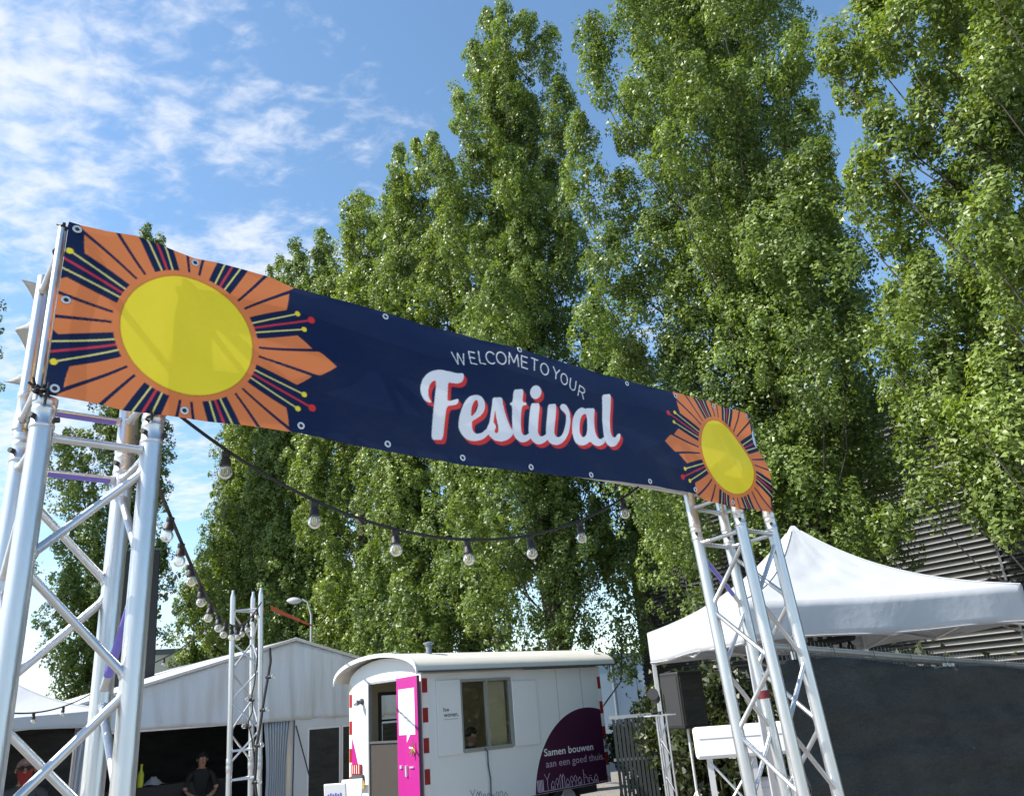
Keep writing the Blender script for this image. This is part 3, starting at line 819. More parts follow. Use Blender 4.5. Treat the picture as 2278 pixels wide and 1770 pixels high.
# camera of the arch frame, to turn traced photo pixels into banner metres
CA = cmat(AP, AR)
def ban(x, y, b=-.16):
    d = CA @ np.array([(x - W0 / 2) / 1751.67, -(y - H0PX / 2) / 1751.67, 1.0])
    bx = RZ[:, 1]
    P0 = AL + b * bx + np.array([0, 0, 1.6])
    t = (P0 @ bx) / (d @ bx)
    P = d * t
    return float((P - AL) @ RZ[:, 0]), float(P[2] + 1.6)
def z7(q):
    return np.array([ban(900 + x / 3.5226, 740 + y / 3.5226) for x, y in q])
def smooth_poly(p, n=2):
    for _ in range(n):
        q = np.roll(p, -1, 0)
        p = np.stack([0.78 * p + 0.22 * q, 0.22 * p + 0.78 * q], 1).reshape(-1, 2)
    return p
LET = [
 ([(195, 552), (150, 535), (122, 485), (115, 430), (130, 372), (165, 328), (210, 308), (265, 302), (330, 314), (400, 328), (452, 322), (456, 352), (440, 392), (400, 410), (350, 404), (324, 400), (322, 470), (320, 545), (360, 540), (408, 524), (404, 568), (360, 576), (318, 580), (310, 700), (300, 838), (250, 840), (204, 838), (215, 700), (226, 540), (236, 382), (205, 388), (182, 420), (173, 470), (184, 520), (206, 548)], []),
 ([(415, 720), (420, 655), (436, 596), (462, 540), (500, 505), (545, 492), (590, 500), (616, 530), (624, 575), (612, 622), (582, 658), (545, 682), (514, 698), (518, 750), (534, 786), (562, 798), (600, 788), (640, 752), (668, 775), (640, 812), (600, 842), (540, 853), (485, 838), (443, 798), (420, 752)],
  [[(506, 662), (510, 592), (534, 540), (558, 530), (568, 568), (550, 622), (524, 656)]]),
 ([(690, 508), (730, 505), (772, 500), (778, 570), (802, 665), (830, 742), (858, 775), (838, 812), (800, 842), (750, 856), (700, 846), (660, 812), (632, 775), (640, 742), (656, 712), (668, 640), (684, 560)],
  [[(706, 600), (713, 660), (726, 730), (732, 772), (716, 794), (696, 780), (702, 760), (709, 742), (702, 722), (688, 706), (697, 650)]]),
 ([(865, 440), (900, 438), (942, 434), (934, 538), (966, 540), (966, 560), (930, 562), (922, 700), (922, 768), (936, 798), (962, 798), (1002, 768), (1015, 800), (985, 835), (945, 856), (905, 855), (866, 825), (846, 775), (848, 700), (856, 562), (836, 560), (836, 542), (858, 538)], []),
 ([(1000, 545), (1034, 546), (1070, 545), (1062, 690), (1060, 772), (1076, 804), (1104, 802), (1142, 768), (1155, 800), (1125, 842), (1082, 866), (1040, 864), (1004, 832), (984, 780), (990, 690)], []),
 ([(1035 + 44 * math.cos(t), 461 + 53 * math.sin(t)) for t in np.linspace(0, 2 * math.pi, 14, endpoint=False)], []),
 ([(1130, 557), (1165, 555), (1197, 550), (1190, 690), (1184, 776), (1200, 808), (1226, 812), (1252, 786), (1270, 716), (1274, 650), (1262, 618), (1232, 600), (1224, 570), (1244, 550), (1276, 560), (1300, 610), (1308, 690), (1296, 780), (1262, 848), (1212, 874), (1165, 865), (1132, 828), (1122, 760), (1128, 650)], []),
 ([(1318, 720), (1330, 650), (1360, 600), (1400, 576), (1430, 590), (1442, 584), (1472, 586), (1502, 584), (1496, 700), (1502, 784), (1522, 826), (1546, 832), (1576, 806), (1588, 838), (1560, 872), (1520, 888), (1484, 876), (1456, 846), (1430, 872), (1390, 882), (1350, 862), (1325, 800)],
  [[(1375, 760), (1380, 690), (1400, 640), (1430, 625), (1442, 650), (1440, 740), (1430, 798), (1405, 820), (1385, 800)]]),
 ([(1545, 488), (1580, 484), (1614, 479), (1614, 600), (1620, 755), (1636, 814), (1660, 816), (1678, 788), (1698, 786), (1696, 832), (1664, 882), (1622, 892), (1586, 866), (1570, 805), (1562, 690), (1556, 580)], []),
]
STROKES = {'W': [[(0, 1), (.25, 0), (.5, 1), (.75, 0), (1, 1)]], 'E': [[(.62, 1), (0, 1), (0, 0), (.62, 0)], [(0, .52), (.55, .52)]], 'L': [[(0, 1), (0, 0), (.55, 0)]],
 'T': [[(0, 1), (.75, 1)], [(.375, 1), (.375, 0)]], 'Y': [[(0, 1), (.36, .48), (.72, 1)], [(.36, .48), (.36, 0)]],
 'M': [[(0, 0), (.06, 1), (.44, .22), (.82, 1), (.88, 0)]],
 'R': [[(0, 0), (0, 1), (.36, 1), (.54, .90), (.60, .74), (.54, .57), (.36, .48), (0, .48)], [(.34, .48), (.62, 0)]],
 'U': [[(0, 1), (0, .32), (.09, .09), (.34, 0), (.59, .09), (.68, .32), (.68, 1)]],
 'C': [[(.40 + .40 * math.cos(t), .5 + .5 * math.sin(t)) for t in np.linspace(.8, 2 * math.pi - .8, 16)]],
 'O': [[(.44 + .44 * math.cos(t), .5 + .5 * math.sin(t)) for t in np.linspace(0, 2 * math.pi, 22)]]}
def inside(poly, X, Y):
    r = np.zeros(X.shape, bool)
    x1, y1 = poly[-1]
    for x2, y2 in poly:
        c = ((y1 > Y) != (y2 > Y)) & (X < (x2 - x1) * (Y - y1) / ((y2 - y1) + 1e-15) + x1)
        r ^= c
        x1, y1 = x2, y2
    return r
def seg_dist(X, Y, p, q):
    d = np.array(q) - np.array(p); L2 = d @ d + 1e-15
    t = np.clip(((X - p[0]) * d[0] + (Y - p[1]) * d[1]) / L2, 0, 1)
    return np.hypot(X - p[0] - t * d[0], Y - p[1] - t * d[1])
LPOLY = [(smooth_poly(z7(o)), [smooth_poly(z7(h)) for h in hs]) for o, hs in LET]
# upper line of text: every letter by the centre of its baseline and its tilt, read off the photograph
WL = [('W', 428, 204, 9, 104), ('E', 540, 193, 5, 52), ('L', 615, 190, 3, 48), ('C', 679, 190, 2, 68), ('O', 762, 196, 0, 80), ('M', 854, 208, -1, 84), ('E', 938, 232, -4, 54), ('T', 1016, 250, -7, 58), ('O', 1095, 286, -9, 72), ('Y', 1186, 320, -12, 64), ('O', 1252, 362, -14, 66), ('U', 1322, 405, -16, 56), ('R', 1394, 462, -19, 58)]
WSEG = []
for ch, cx, cy, tilt, wpx in WL:
    c0 = z7([(cx, cy)])[0]
    hgt = 0.046
    xs = [p[0] for s in STROKES[ch] for p in s]; mx_ = (min(xs) + max(xs)) / 2
    wd = wpx * 0.00052 / (max(xs) - min(xs))
    ca, sa = math.cos(math.radians(tilt)), math.sin(math.radians(tilt))
    for s in STROKES[ch]:
        pts = []
        for (x, y) in s:
            lx, ly = (x - mx_) * wd, (y - .5) * hgt
            pts.append((c0[0] + lx * ca - ly * sa, c0[1] + lx * sa + ly * ca))
        WSEG += list(zip(pts[:-1], pts[1:]))
def sun_print(X, Y, c, colr, sx=1.0):
    du, dz = (X - c[0]) / sx, Y - c[1]
    r = np.hypot(du, dz); th = np.degrees(np.arctan2(dz, du))
    m0 = r < 0.45
    k = np.round(th / 45.0); pa = th - 45 * k          # angle from the middle of the nearest petal
    # petal outline: sides end at 0.317 @ 14 deg, shoulder 0.353 @ 7, tip 0.425 @ 0
    ap = np.abs(pa)
    rmax = np.where(ap < 5.4, 0.425 - 0.046 * ap / 5.4 - 0.0, np.where(ap < 7.0, 0.353 + 0.026 * (7.0 - ap) / 1.6, 0.353 - 0.036 * (ap - 7.0) / 7.2))
    edge = np.interp(r, [0.188, 0.32, 0.45], [12.4, 14.8, 16.0])
    pet = m0 & (r > 0.18) & (ap < edge) & (r < rmax)
    lc = np.interp(r, [0.188, 0.35, 0.45], [4.1, 6.5, 7.4])
    lw = np.interp(r, [0.188, 0.35], [0.0034, 0.0050])
    line = pet & (np.abs(ap - lc) * math.pi / 180 * r < lw) & (r > 0.192)
    colr[pet] = ORANGE
    colr[line] = NAVY
    kb = np.floor(th / 45.0); ba = th - 45 * kb - 22.5   # angle from the middle of the nearest band
    for off, rend, cc, wd, br_ in ((-4.4, .343, PALE, .0021, .0082), (4.4, .343, PALE, .0021, .0082), (0, .378, RED, .0031, .0112)):
        ln = m0 & (r > 0.186) & (r < rend) & (np.abs(ba - off) * math.pi / 180 * r < wd)
        colr[ln] = cc
        d2 = (r * np.cos(np.radians(ba - off)) - rend) ** 2 + (r * np.sin(np.radians(ba - off))) ** 2
        colr[m0 & (d2 < br_ ** 2)] = YELLOW if off else BRED
    colr[r < 0.190] = ORANGE
    colr[r < 0.177] = RIM
    colr[r < 0.172] = YELLOW
def paint(X, Y):
    c = np.empty(X.shape + (3,)); c[:] = NAVY
    sun_print(X, Y, (0.184, 2.694), c)
    sun_print(X, Y, (2.530, 2.690), c, 1.03)
    reg = (X > 0.86) & (X < 1.95)
    xr, yr = X[reg], Y[reg]
    cr = c[reg]
    def text_mask(dx, dz):
        mk = np.zeros(xr.shape, bool)
        for o, hs in LPOLY:
            bb = (xr - dx > o[:, 0].min()) & (xr - dx < o[:, 0].max()) & (yr - dz > o[:, 1].min()) & (yr - dz < o[:, 1].max())
            t = inside(o, xr[bb] - dx, yr[bb] - dz)
            for h in hs:
                t &= ~inside(h, xr[bb] - dx, yr[bb] - dz)
            mk[bb] |= t
        return mk
    for s in (1.0, 0.75, 0.5, 0.25):
        cr[text_mask(0.0115 * s, -0.0125 * s)] = BRED
    cr[text_mask(0, 0)] = WHITE
    for p, q in WSEG:
        bb = (xr > min(p[0], q[0]) - .01) & (xr < max(p[0], q[0]) + .01) & (yr > min(p[1], q[1]) - .01) & (yr < max(p[1], q[1]) + .01)
        i = np.where(bb)[0]
        hit = seg_dist(xr[i], yr[i], p, q) < 0.0019
        cr[i[hit]] = WHITE
    c[reg] = cr
    return c
TOPU = [-.14, -.103, -.038, .026, .108, .184, .24, .325, .396, .465, .535, .786, 1.096, 1.358, 1.602, 1.937, 2.214, 2.359, 2.599, 2.725, 2.86]
TOPZ = [2.936, 2.934, 2.940, 2.951, 2.944, 2.936, 2.942, 2.947, 2.948, 2.932, 2.934, 2.932, 2.936, 2.940, 2.936, 2.940, 2.944, 2.950, 2.948, 2.952, 2.944]
BOTU = [-.14, -.013, .043, .104, .241, .327, .481, .767, 1.049, 1.345, 1.645, 2.019, 2.251, 2.29, 2.381, 2.58, 2.70, 2.86]
BOTZ = [2.456, 2.452, 2.448, 2.451, 2.454, 2.458, 2.464, 2.450, 2.447, 2.459, 2.474, 2.488, 2.482, 2.462, 2.456, 2.453, 2.455, 2.455]
def banner_pts(us, vs, b0, sgn=1.0, seed=0):
    Ug, Vg = np.meshgrid(us, vs, indexing='ij')
    zt = np.interp(Ug, TOPU, TOPZ); zb = np.interp(Ug, BOTU, BOTZ)
    Z = zb + (zt - zb) * Vg
    s = np.sin
    fold = 0.010 * s(Ug * 5.1 + seed) * s(Vg * 3.1) + 0.006 * s(Ug * 13.0 + 2.2 * Vg * 3 + seed * 2) * (0.3 + Vg * (1 - Vg) * 2) + 0.0035 * s(Ug * 31 + Vg * 9 + seed) * np.abs(Vg - .5)
    fold += 0.016 * np.exp(-((Ug - .50) / .10) ** 2 - ((Vg - 1.0) / .25) ** 2) - 0.018 * np.exp(-((Ug - .06 - .5 * (1 - Vg)) / .09) ** 2) * Vg ** 2
    fold += 0.012 * s((Ug + 0.9 * Vg) * 7.3) * np.clip((Vg - 0.55) * 2.2, 0, 1) * np.exp(-((Ug - 1.0) / 1.2) ** 2)
    tw = np.clip((Ug - 2.45) / .38, 0, 1)
    fold += -0.03 * tw * s(Vg * 4.2 + .4) * Vg + 0.012 * tw * s(Vg * 11)
    fold += np.where(Vg > .97, (Vg - .97) / .03 * 0.006 * s(Ug * 22), 0)
    U2 = Ug + 0.0
    endz = [2.44, 2.462, 2.534, 2.565, 2.641, 2.724, 2.81, 2.898, 2.95]; endu = [2.795, 2.80, 2.845, 2.856, 2.842, 2.831, 2.826, 2.82, 2.811]
    ue = np.interp(Z, endz, endu)
    U2 = np.where(Ug > 2.45, 2.45 + (Ug - 2.45) * (ue - 2.45) / (2.83 - 2.45), Ug)
    fold = fold * (1 - 0.55 * Vg ** 3)
    return np.stack([U2, b0 + sgn * fold, Z], -1), Ug
us = np.concatenate([np.arange(-.132, .60, .0023), np.arange(.60, 2.2, .0032), np.arange(2.2, 2.8301, .0033)])
vs = np.linspace(0, 1, 176)
P, Ug = banner_pts(us, vs, -.16)
acc = 0
for (ox, oz) in ((-.25, -.25), (.25, -.25), (-.25, .25), (.25, .25)):
    acc = acc + paint(np.where(Ug < .6, Ug + ox * .0023, Ug + ox * .0032), P[..., 2] + oz * .0027)
acc /= 4
bme = grid_mesh('banner_cloth', P, None, True)
bme.materials.clear()
ca_ = bme.color_attributes.new('print', 'FLOAT_COLOR', 'POINT')
ca_.data.foreach_set('color', np.concatenate([acc.reshape(-1, 3), np.ones((acc.size // 3, 1))], 1).astype(np.float32).ravel())
m, nt, b = new_mat('printed_vinyl')
at = nt.nodes.new('ShaderNodeAttribute'); at.attribute_name = 'print'
nt.links.new(at.outputs['Color'], b.inputs['Base Color'])
b.inputs['Roughness'].default_value = 0.38
b.inputs['Specular IOR Level'].default_value = 0.22
tcn = nt.nodes.new('ShaderNodeTexCoord')
nz = nt.nodes.new('ShaderNodeTexNoise'); nz.inputs['Scale'].default_value = 4; nz.inputs['Detail'].default_value = 5
nt.links.new(tcn.outputs['Object'], nz.inputs['Vector'])
bp = nt.nodes.new('ShaderNodeBump'); bp.inputs['Strength'].default_value = 0.5; bp.inputs['Distance'].default_value = 0.03
nt.links.new(nz.outputs[0], bp.inputs['Height']); nt.links.new(bp.outputs[0], b.inputs['Normal'])
tr = nt.nodes.new('ShaderNodeBsdfTranslucent'); gmn = nt.nodes.new('ShaderNodeGamma'); gmn.inputs[1].default_value = 0.62; nt.links.new(at.outputs['Color'], gmn.inputs[0]); nt.links.new(gmn.outputs[0], tr.inputs['Color'])
ms = nt.nodes.new('ShaderNodeMixShader'); ms.inputs[0].default_value = 0.08
nt.links.new(b.outputs[0], ms.inputs[1]); nt.links.new(tr.outputs[0], ms.inputs[2])
nt.links.new(ms.outputs[0], [q for q in nt.nodes if q.type == 'OUTPUT_MATERIAL'][0].inputs['Surface'])
bme.materials.append(m)
banner = empty('festival_banner', (0, 0, 0)); banner.matrix_world = arch_mat()
tag(banner, 'dark blue festival welcome banner with an orange and yellow sun print at each end', 'banner')
link('cloth', bme, banner)
gm = MB()
n1, n2 = 20, 8
gv, gf = [], []
for i in range(n1):
    t = 2 * math.pi * i / n1
    for j in range(n2):
        s = 2 * math.pi * j / n2
        rr = 0.0082 + 0.0030 * math.cos(s)
        gv.append((rr * math.cos(t), 0.0022 * math.sin(s), rr * math.sin(t)))
for i in range(n1):
    for j in range(n2):
        gf.append((i * n2 + j, ((i + 1) % n1) * n2 + j, ((i + 1) % n1) * n2 + (j + 1) % n2, i * n2 + (j + 1) % n2))
gm.add(gv, gf)
grom = gm.mesh('grommet', M['alu_white'], True)
hole = MB().lathe([(0.0058, -0.0006), (0.0058, 0.0006)], (0, 0, 0), (0, 1, 0), 14).mesh('eyelet_hole', M['bolt'])
def on_cloth(u, z):
    zt = np.interp(u, TOPU, TOPZ); zb = np.interp(u, BOTU, BOTZ)
    q, _ = banner_pts(np.array([u]), np.array([(z - zb) / (zt - zb)]), -.16)
    return q[0, 0]
for (u, z) in [(-.112, 2.472), (.181, 2.473), (.497, 2.486), (.771, 2.472), (1.052, 2.471), (1.338, 2.476), (1.636, 2.488), (1.96, 2.502), (2.24, 2.50), (2.50, 2.474), (.786, 2.916), (1.352, 2.934), (1.935, 2.924), (2.24, 2.928), (.184, 2.922), (2.52, 2.932), (-.114, 2.71), (-.112, 2.918), (2.80, 2.93)]:
    q = on_cloth(u, z)
    o_ = link('grommet', grom, banner, (q[0], q[1] - .0025, q[2]))
    link('eyelet_hole', hole, o_, (0, 0.0012, 0))
# rope knots at the corners
def knot(a, b_, z, r=.012, n=10, seed=0):
    rng = np.random.default_rng(seed); mb = MB()
    for k in range(n):
        d = rng.normal(0, 1, 3); d /= np.linalg.norm(d)
        c = np.array([a, b_, z]) + rng.normal(0, .006, 3)
        mb.tube([c - d * r * 1.6 + rng.normal(0, .004, 3), c, c + d * r * rng.uniform(1, 2.6)], 0.0032, 6)
    return mb.build('cord_tie', M['black'], banner)
knot(-.132, -.145, 2.462, .013, 14, 1); knot(-.132, -.14, 2.935, .006, 6, 2); knot(2.80, -.15, 2.94, .010, 8, 3); knot(.10, -.15, 2.45, .006, 5, 4)

# rear banner, seen only as grey scalloped edge behind the left end
us2 = np.linspace(-.165, 2.80, 180); vs2 = np.linspace(0, 1, 40)
P2, _ = banner_pts(us2, vs2, .165, -1.0, 2.0)
P2[..., 2] = 2.935 - (2.935 - P2[..., 2]) * 0.66
sc_ = np.abs(np.sin(vs2 * math.pi * 2.0)) ** 0.8
P2[..., 0] += (0.035 - 0.05 * (1 - sc_))[None, :] * np.exp(-(us2 + .165) / .10)[:, None]
P2[..., 1] += (0.03 * sc_)[None, :] * np.exp(-(us2 + .165) / .08)[:, None]
rb = empty('rear_banner', (0, 0, 0)); rb.matrix_world = arch_mat()
tag(rb, 'pale grey backside banner on the far face of the truss beam', 'banner')
solid(link('cloth', grid_mesh('rear_cloth', P2, M['greycloth'], True), rb), 0.0015)

# ------------------------------------------------------------------ festoon lights
sock_me = MB().lathe([(0.010, 0.030), (0.015, 0.027), (0.015, 0.012), (0.012, 0.006), (0.016, 0.0), (0.0195, -0.022), (0.017, -0.025)], n=14).mesh('socket', M['black'], True)
bl = [(0.013, -0.022)] + [(0.0245 * math.cos(t), -0.0475 - 0.0245 * math.sin(t)) for t in np.linspace(-1.05, 1.5, 10)]
bulb_me = MB().lathe(bl, n=18).mesh('bulb', M['bulb'], True)
FO = .025
fil = MB().tube([(x, 0, z + FO) for x, z in ((-.007, -.055), (-.008, -.075), (-.003, -.083), (0.0, -.074), (.003, -.083), (.008, -.075), (.007, -.055))], 0.0013, 5)
fil.lathe([(0.005, -.047 + FO), (0.004, -.058 + FO)], n=8)
fil_me = fil.mesh('filament', M['filament'])
def festoon(name, label, pts, bulbs, r=0.0055, group='strings of festoon bulbs', swing=None, full=True):
    """pts: polyline of the cable (world); bulbs: arc parameters 0..1"""
    pts = np.array(pts, float)
    root = empty(name, tuple(pts[0])); tag(root, label, 'string lights', group)
    o = pts[0]
    MB().tube(pts - o, r, 8).build('cable', M['black'], root, True)
    seg = np.concatenate([[0], np.cumsum(np.linalg.norm(np.diff(pts, axis=0), axis=1))]); seg /= seg[-1]
    rng = np.random.default_rng(len(pts) + len(bulbs))
    for t in bulbs:
        p = np.array([np.interp(t, seg, pts[:, k]) for k in range(3)]) - o
        s_ = link('socket', sock_me, root, tuple(p - [0, 0, 0.028]))
        tilt = swing if swing is not None else (rng.normal(0, .10), rng.normal(0, .10), 0)
        s_.rotation_euler = tilt
        s_.scale = (.80, .80, .80)
        b_ = link('bulb', bulb_me, s_)
        if full:
            link('filament', fil_me, s_)
    return root
def sag_line(A, B, sag, n=40):
    t = np.linspace(0, 1, n)[:, None]
    P = np.array(A) * (1 - t) + np.array(B) * t
    P[:, 2] -= (4 * sag * t * (1 - t))[:, 0]
    return P
# under the arch
tabs = [(.195, 2.55), (.35, 2.440), (.616, 2.337), (.887, 2.266), (1.164, 2.255), (1.444, 2.285), (1.703, 2.365), (1.97, 2.49), (2.08, 2.54)]
uu = np.linspace(.195, 2.08, 60)
zz = np.polyval(np.polyfit([q[0] for q in tabs], [q[1] for q in tabs], 4), uu)
Pw = np.array([arch_w(u, 0.0, z) for u, z in zip(uu, zz)])
L_ = np.concatenate([[0], np.cumsum(np.linalg.norm(np.diff(Pw, axis=0), axis=1))]); L_ /= L_[-1]
festoon('festoon_string', 'black festoon string with clear bulbs sagging below the banner', Pw, [float(np.interp(q, uu, L_)) for q in (.35, .616, .887, 1.164, 1.444, 1.703, 1.97)], 0.0050, swing=(math.radians(-4), math.radians(-3), 0))
# from the left tower back to the lighting tower
LT = np.array([-2.43, 7.2, 0])
A2 = np.array([[-0.96, 1.88, 2.44], [-1.0, 2.0, 2.42], [-1.032, 2.145, 2.40], [-1.119, 2.462, 2.378], [-1.182, 2.694, 2.345], [-1.243, 2.918, 2.312], [-1.305, 3.146, 2.290], [-1.37, 3.382, 2.270], [-1.516, 3.917, 2.262], [-1.608, 4.256, 2.268], [-1.832, 5.077, 2.345], [-2.1, 6.1, 2.52], [-2.36, 7.08, 2.77]])
tt = np.linspace(0, 1, len(A2)); t2 = np.linspace(0, 1, 60)
A2s = np.column_stack([np.polyval(np.polyfit(A2[:, 1], A2[:, k], 4), np.interp(t2, tt, A2[:, 1])) for k in (0, 1, 2)])
ya = A2s[:, 1]
L2 = np.concatenate([[0], np.cumsum(np.linalg.norm(np.diff(A2s, axis=0), axis=1))]); L2 /= L2[-1]
festoon('festoon_string', 'festoon string running from the left truss tower back to the lighting tower', A2s, [float(np.interp(y, ya, L2)) for y in (2.42, 2.67, 2.92, 3.25, 3.6, 3.95, 4.3, 4.65, 5.0, 5.4, 5.8, 6.2, 6.6)], 0.0060)
# loose strings in front of the tents at the left
qa, qb = at_r(-40, 1575, 7.2), at_r(260, 1500, 9.8)
festoon('festoon_string', 'thin festoon string crossing in front of the white canopy roof', sag_line(qa, qb, 0.16), [0.31, 0.52, 0.75, 0.93], 0.006)
qa, qb = at_r(300, 1490, 9.0), at_r(470, 1385, 12.5)
festoon('festoon_string', 'short festoon string above the roof of the frame tent', sag_line(qa, qb, 0.08), [0.30, 0.62, 0.9], 0.007)

# ------------------------------------------------------------------ slim lighting tower
lt = empty('lighting_tower', tuple(LT)); lt.rotation_euler = (math.radians(0.5), math.radians(-1.6), math.radians(15))
tag(lt, 'slim aluminium triangular truss tower wrapped with cable in front of the frame tent', 'truss tower')
tri = [(-.13, -.03), (.11, -.07), (.03, .14)]
TH = 2.84
for (a, b_) in tri:
    c = MB().tube([(a, b_, 0.02), (a, b_, TH)], 0.0235, 14).build('chord', M['alu'], lt, True)
    MB().lathe([(0.021, TH), (0.021, TH + .01), (0.013, TH + .035), (0.013, TH + .06)], (a, b_, 0), (0, 0, 1), 14).build('spigot', M['alu'], c, True)
    MB().lathe([(0.0240, 1.42), (0.0262, 1.425), (0.0262, 1.47), (0.0245, 1.475), (0.0262, 1.48), (0.0262, 1.52), (0.0240, 1.525)], (a, b_, 0), (0, 0, 1), 14).build('coupler', M['alu'], c, True)
for i in range(3):
    A, B = np.array(tri[i]), np.array(tri[(i + 1) % 3])
    for zz_ in (TH - .12, 1.58, 1.36, 0.1):
        MB().tube([(*A, zz_), (*B, zz_)], 0.009, 8).build('brace', M['alu'], lt, True)
    z, side = TH - .14, i % 2
    while z > 0.35:
        if not (1.36 < z - 0.1 < 1.58):
            s, e = (A, B) if side else (B, A)
            MB().tube([(*s, z), (*e, z - .235)], 0.0085, 8, False).build('brace', M['alu'], lt, True)
        z -= .245; side = 1 - side
MB().box(-.28, .26, -.22, .27, 0, 0.02).build('base_plate', M['steel'], lt)
cb = [at_r(x, y, 7.35) for x, y in [(600, 1440), (602, 1470), (597, 1500), (588, 1550), (582, 1590), (576, 1630), (571, 1660), (570, 1700), (567, 1735), (572, 1780)]]
festoon('festoon_string', 'festoon string hanging down along the slim lighting tower', cb, [0.18, 0.40, 0.63, 0.86], 0.011, swing=(0, math.radians(-95), 0), full=False)
cb = [at_r(x, y, 7.5) for x, y in [(574, 1420), (572, 1470), (566, 1520), (560, 1545), (562, 1580), (552, 1605), (560, 1640), (566, 1690)]]
festoon('festoon_string', 'thin festoon string wound inside the slim lighting tower', cb, [0.48, 0.70], 0.006, swing=(0, math.radians(100), 0), full=False)
# orange lashing strap to the trees
p0, p1 = at_r(603, 1352, 7.55), at_r(694, 1391, 24.2)
st = MB(); d = p1 - p0; d /= np.linalg.norm(d); sd_ = np.cross(d, (0, 0, 1)); up = np.cross(sd_, d) * 0.022
st.add([p0 - up - sd_ * .002, p0 + up - sd_ * .002, p1 + up - sd_ * .002, p1 - up - sd_ * .002, p0 - up + sd_ * .002, p0 + up + sd_ * .002, p1 + up + sd_ * .002, p1 - up + sd_ * .002], [(0, 1, 2, 3), (7, 6, 5, 4), (0, 4, 5, 1), (1, 5, 6, 2), (2, 6, 7, 3), (3, 7, 4, 0)])
tag(st.build('orange_strap', M['orange_strap']), 'orange lashing strap pulled from the lighting tower to the lamp pole', 'strap')

# ------------------------------------------------------------------ street lamp
lp = at_r(694, 1380, 24.2)
lm = empty('street_lamp', (float(lp[0]), float(lp[1]), 0)); tag(lm, 'street lamp with white bowl head among the poplars behind the frame tent', 'street lamp')
MB().tube([(0, 0, 0), (0, 0, 3.0), (-.02, 0, 4.7), (-.14, 0, 5.08), (-.30, 0, 5.17)], [0.06, 0.05, 0.035, 0.03, 0.03], 10).build('pole', M['alu_frame'], lm, True)
MB().add(*(lambda: ([(-.30 - .46 * s + 0.0, .10 * math.sin(s * math.pi) ** .6 * math.cos(t), 5.13 + .03 * s + .10 * math.sin(s * math.pi) ** .6 * math.sin(t)) for s in np.linspace(.02, .98, 9) for t in np.linspace(0, 2 * math.pi, 12, endpoint=False)], [(i * 12 + k, i * 12 + (k + 1) % 12, (i + 1) * 12 + (k + 1) % 12, (i + 1) * 12 + k) for i in range(8) for k in range(12)]))()).build('lamp_head', M['grey_print'], lm, True)

# ------------------------------------------------------------------ tall black pillar behind the frame tent
cp = at_r(336, 1228, 20.5)
bpz = float(cp[2])
pil = empty('sign_pillar', (float(cp[0]), float(cp[1]), 0)); pil.rotation_euler = (0, math.radians(-2.2), math.radians(24))
tag(pil, 'tall narrow black pillar rising behind the frame tent', 'pillar')
bevel(MB().box(-.42, .42, -.2, .2, 0, bpz).build('panel', M['blackpanel'], pil), .015)
MB().box(-.44, .44, -.22, .22, bpz, bpz + .05).build('cap', M['trim_dark'], pil)

# ------------------------------------------------------------------ frame tent with gable
TY = math.radians(43)
ta = np.array([math.cos(TY), math.sin(TY), 0]); tn = np.array([-math.sin(TY), math.cos(TY), 0])
apex = at_r(655, 1424, 16.0)
ft = empty('frame_tent', (float(apex[0]), float(apex[1]), 0), TY)
tag(ft, 'large white frame tent with pitched roof, open dark front and windowed side panel', 'tent')
AZ = float(apex[2]); HWD = 3.95; EV = AZ - 0.268 * HWD; VB = 1.84; DEP = 6.0
rng = np.random.default_rng(3)
# gable cloth, gathered in soft vertical folds
ss = np.linspace(-HWD, HWD, 130); vv = np.linspace(0, 1, 14)
S_, V_ = np.meshgrid(ss, vv, indexing='ij')
ztop = AZ - 0.268 * np.abs(S_); zlow = VB + 0.02 * np.sin(S_ * 2.1) * 0.4 - 0.012 * S_
Zg = zlow + (ztop - zlow) * V_
fl = (0.022 * np.sin(S_ * 13 + 1.5 * np.sin(S_ * 3 + V_ * 2)) + 0.016 * np.sin(S_ * 29 + 3 * V_)) * (1 - V_ * .6) * 0.8 + 0.02 * np.sin((S_ * 3 - V_ * 4))
gb = solid(link('gable_cloth', grid_mesh('gable_cloth', np.stack([S_, -0.02 + fl, Zg], -1), M['white_pvc']), ft), .003)
def roof(sgn):
    ys = np.linspace(-0.10, DEP, 24); xs = np.linspace(0, 1, 10)
    X_, Y_ = np.meshgrid(xs, ys, indexing='ij')
    x = sgn * X_ * (HWD + .12)
    z = AZ + .035 - 0.268 * np.abs(x) - 0.03 * np.sin(X_ * math.pi) * np.abs(np.sin(Y_ * math.pi / 2.0))
    return solid(link('roof_sheet', grid_mesh('roof_sheet', np.stack([x, Y_, z], -1), M['white_pvc']), ft), .004)
roof(1); roof(-1)
for sgn in (-1, 1):   # keder edge on the gable
    MB().tube([(0, -.07, AZ + .02), (sgn * (HWD + .1), -.07, AZ + .02 - .268 * (HWD + .1))], .028, 8).build('roof_edge', M['alu_white'], ft, True)
    for y in (0.05, DEP):
        MB().box(sgn * HWD - .05, sgn * HWD + .05, y - .05, y + .05, 0, EV).build('leg', M['alu_white'], ft)
    MB().tube([(sgn * HWD, 0, EV), (sgn * HWD, DEP, EV)], .04, 8).build('eave_beam', M['alu_white'], ft)
    # side wall
    ys = np.linspace(0.05, DEP, 60); vz = np.linspace(0, 1, 4)
    Y_, V2 = np.meshgrid(ys, vz, indexing='ij')
    solid(link('side_wall', grid_mesh('side_wall', np.stack([sgn * HWD + 0.02 * np.sin(Y_ * 9), Y_, 0.02 + V2 * (EV - .04)], -1), M['white_pvc']), ft), .003)
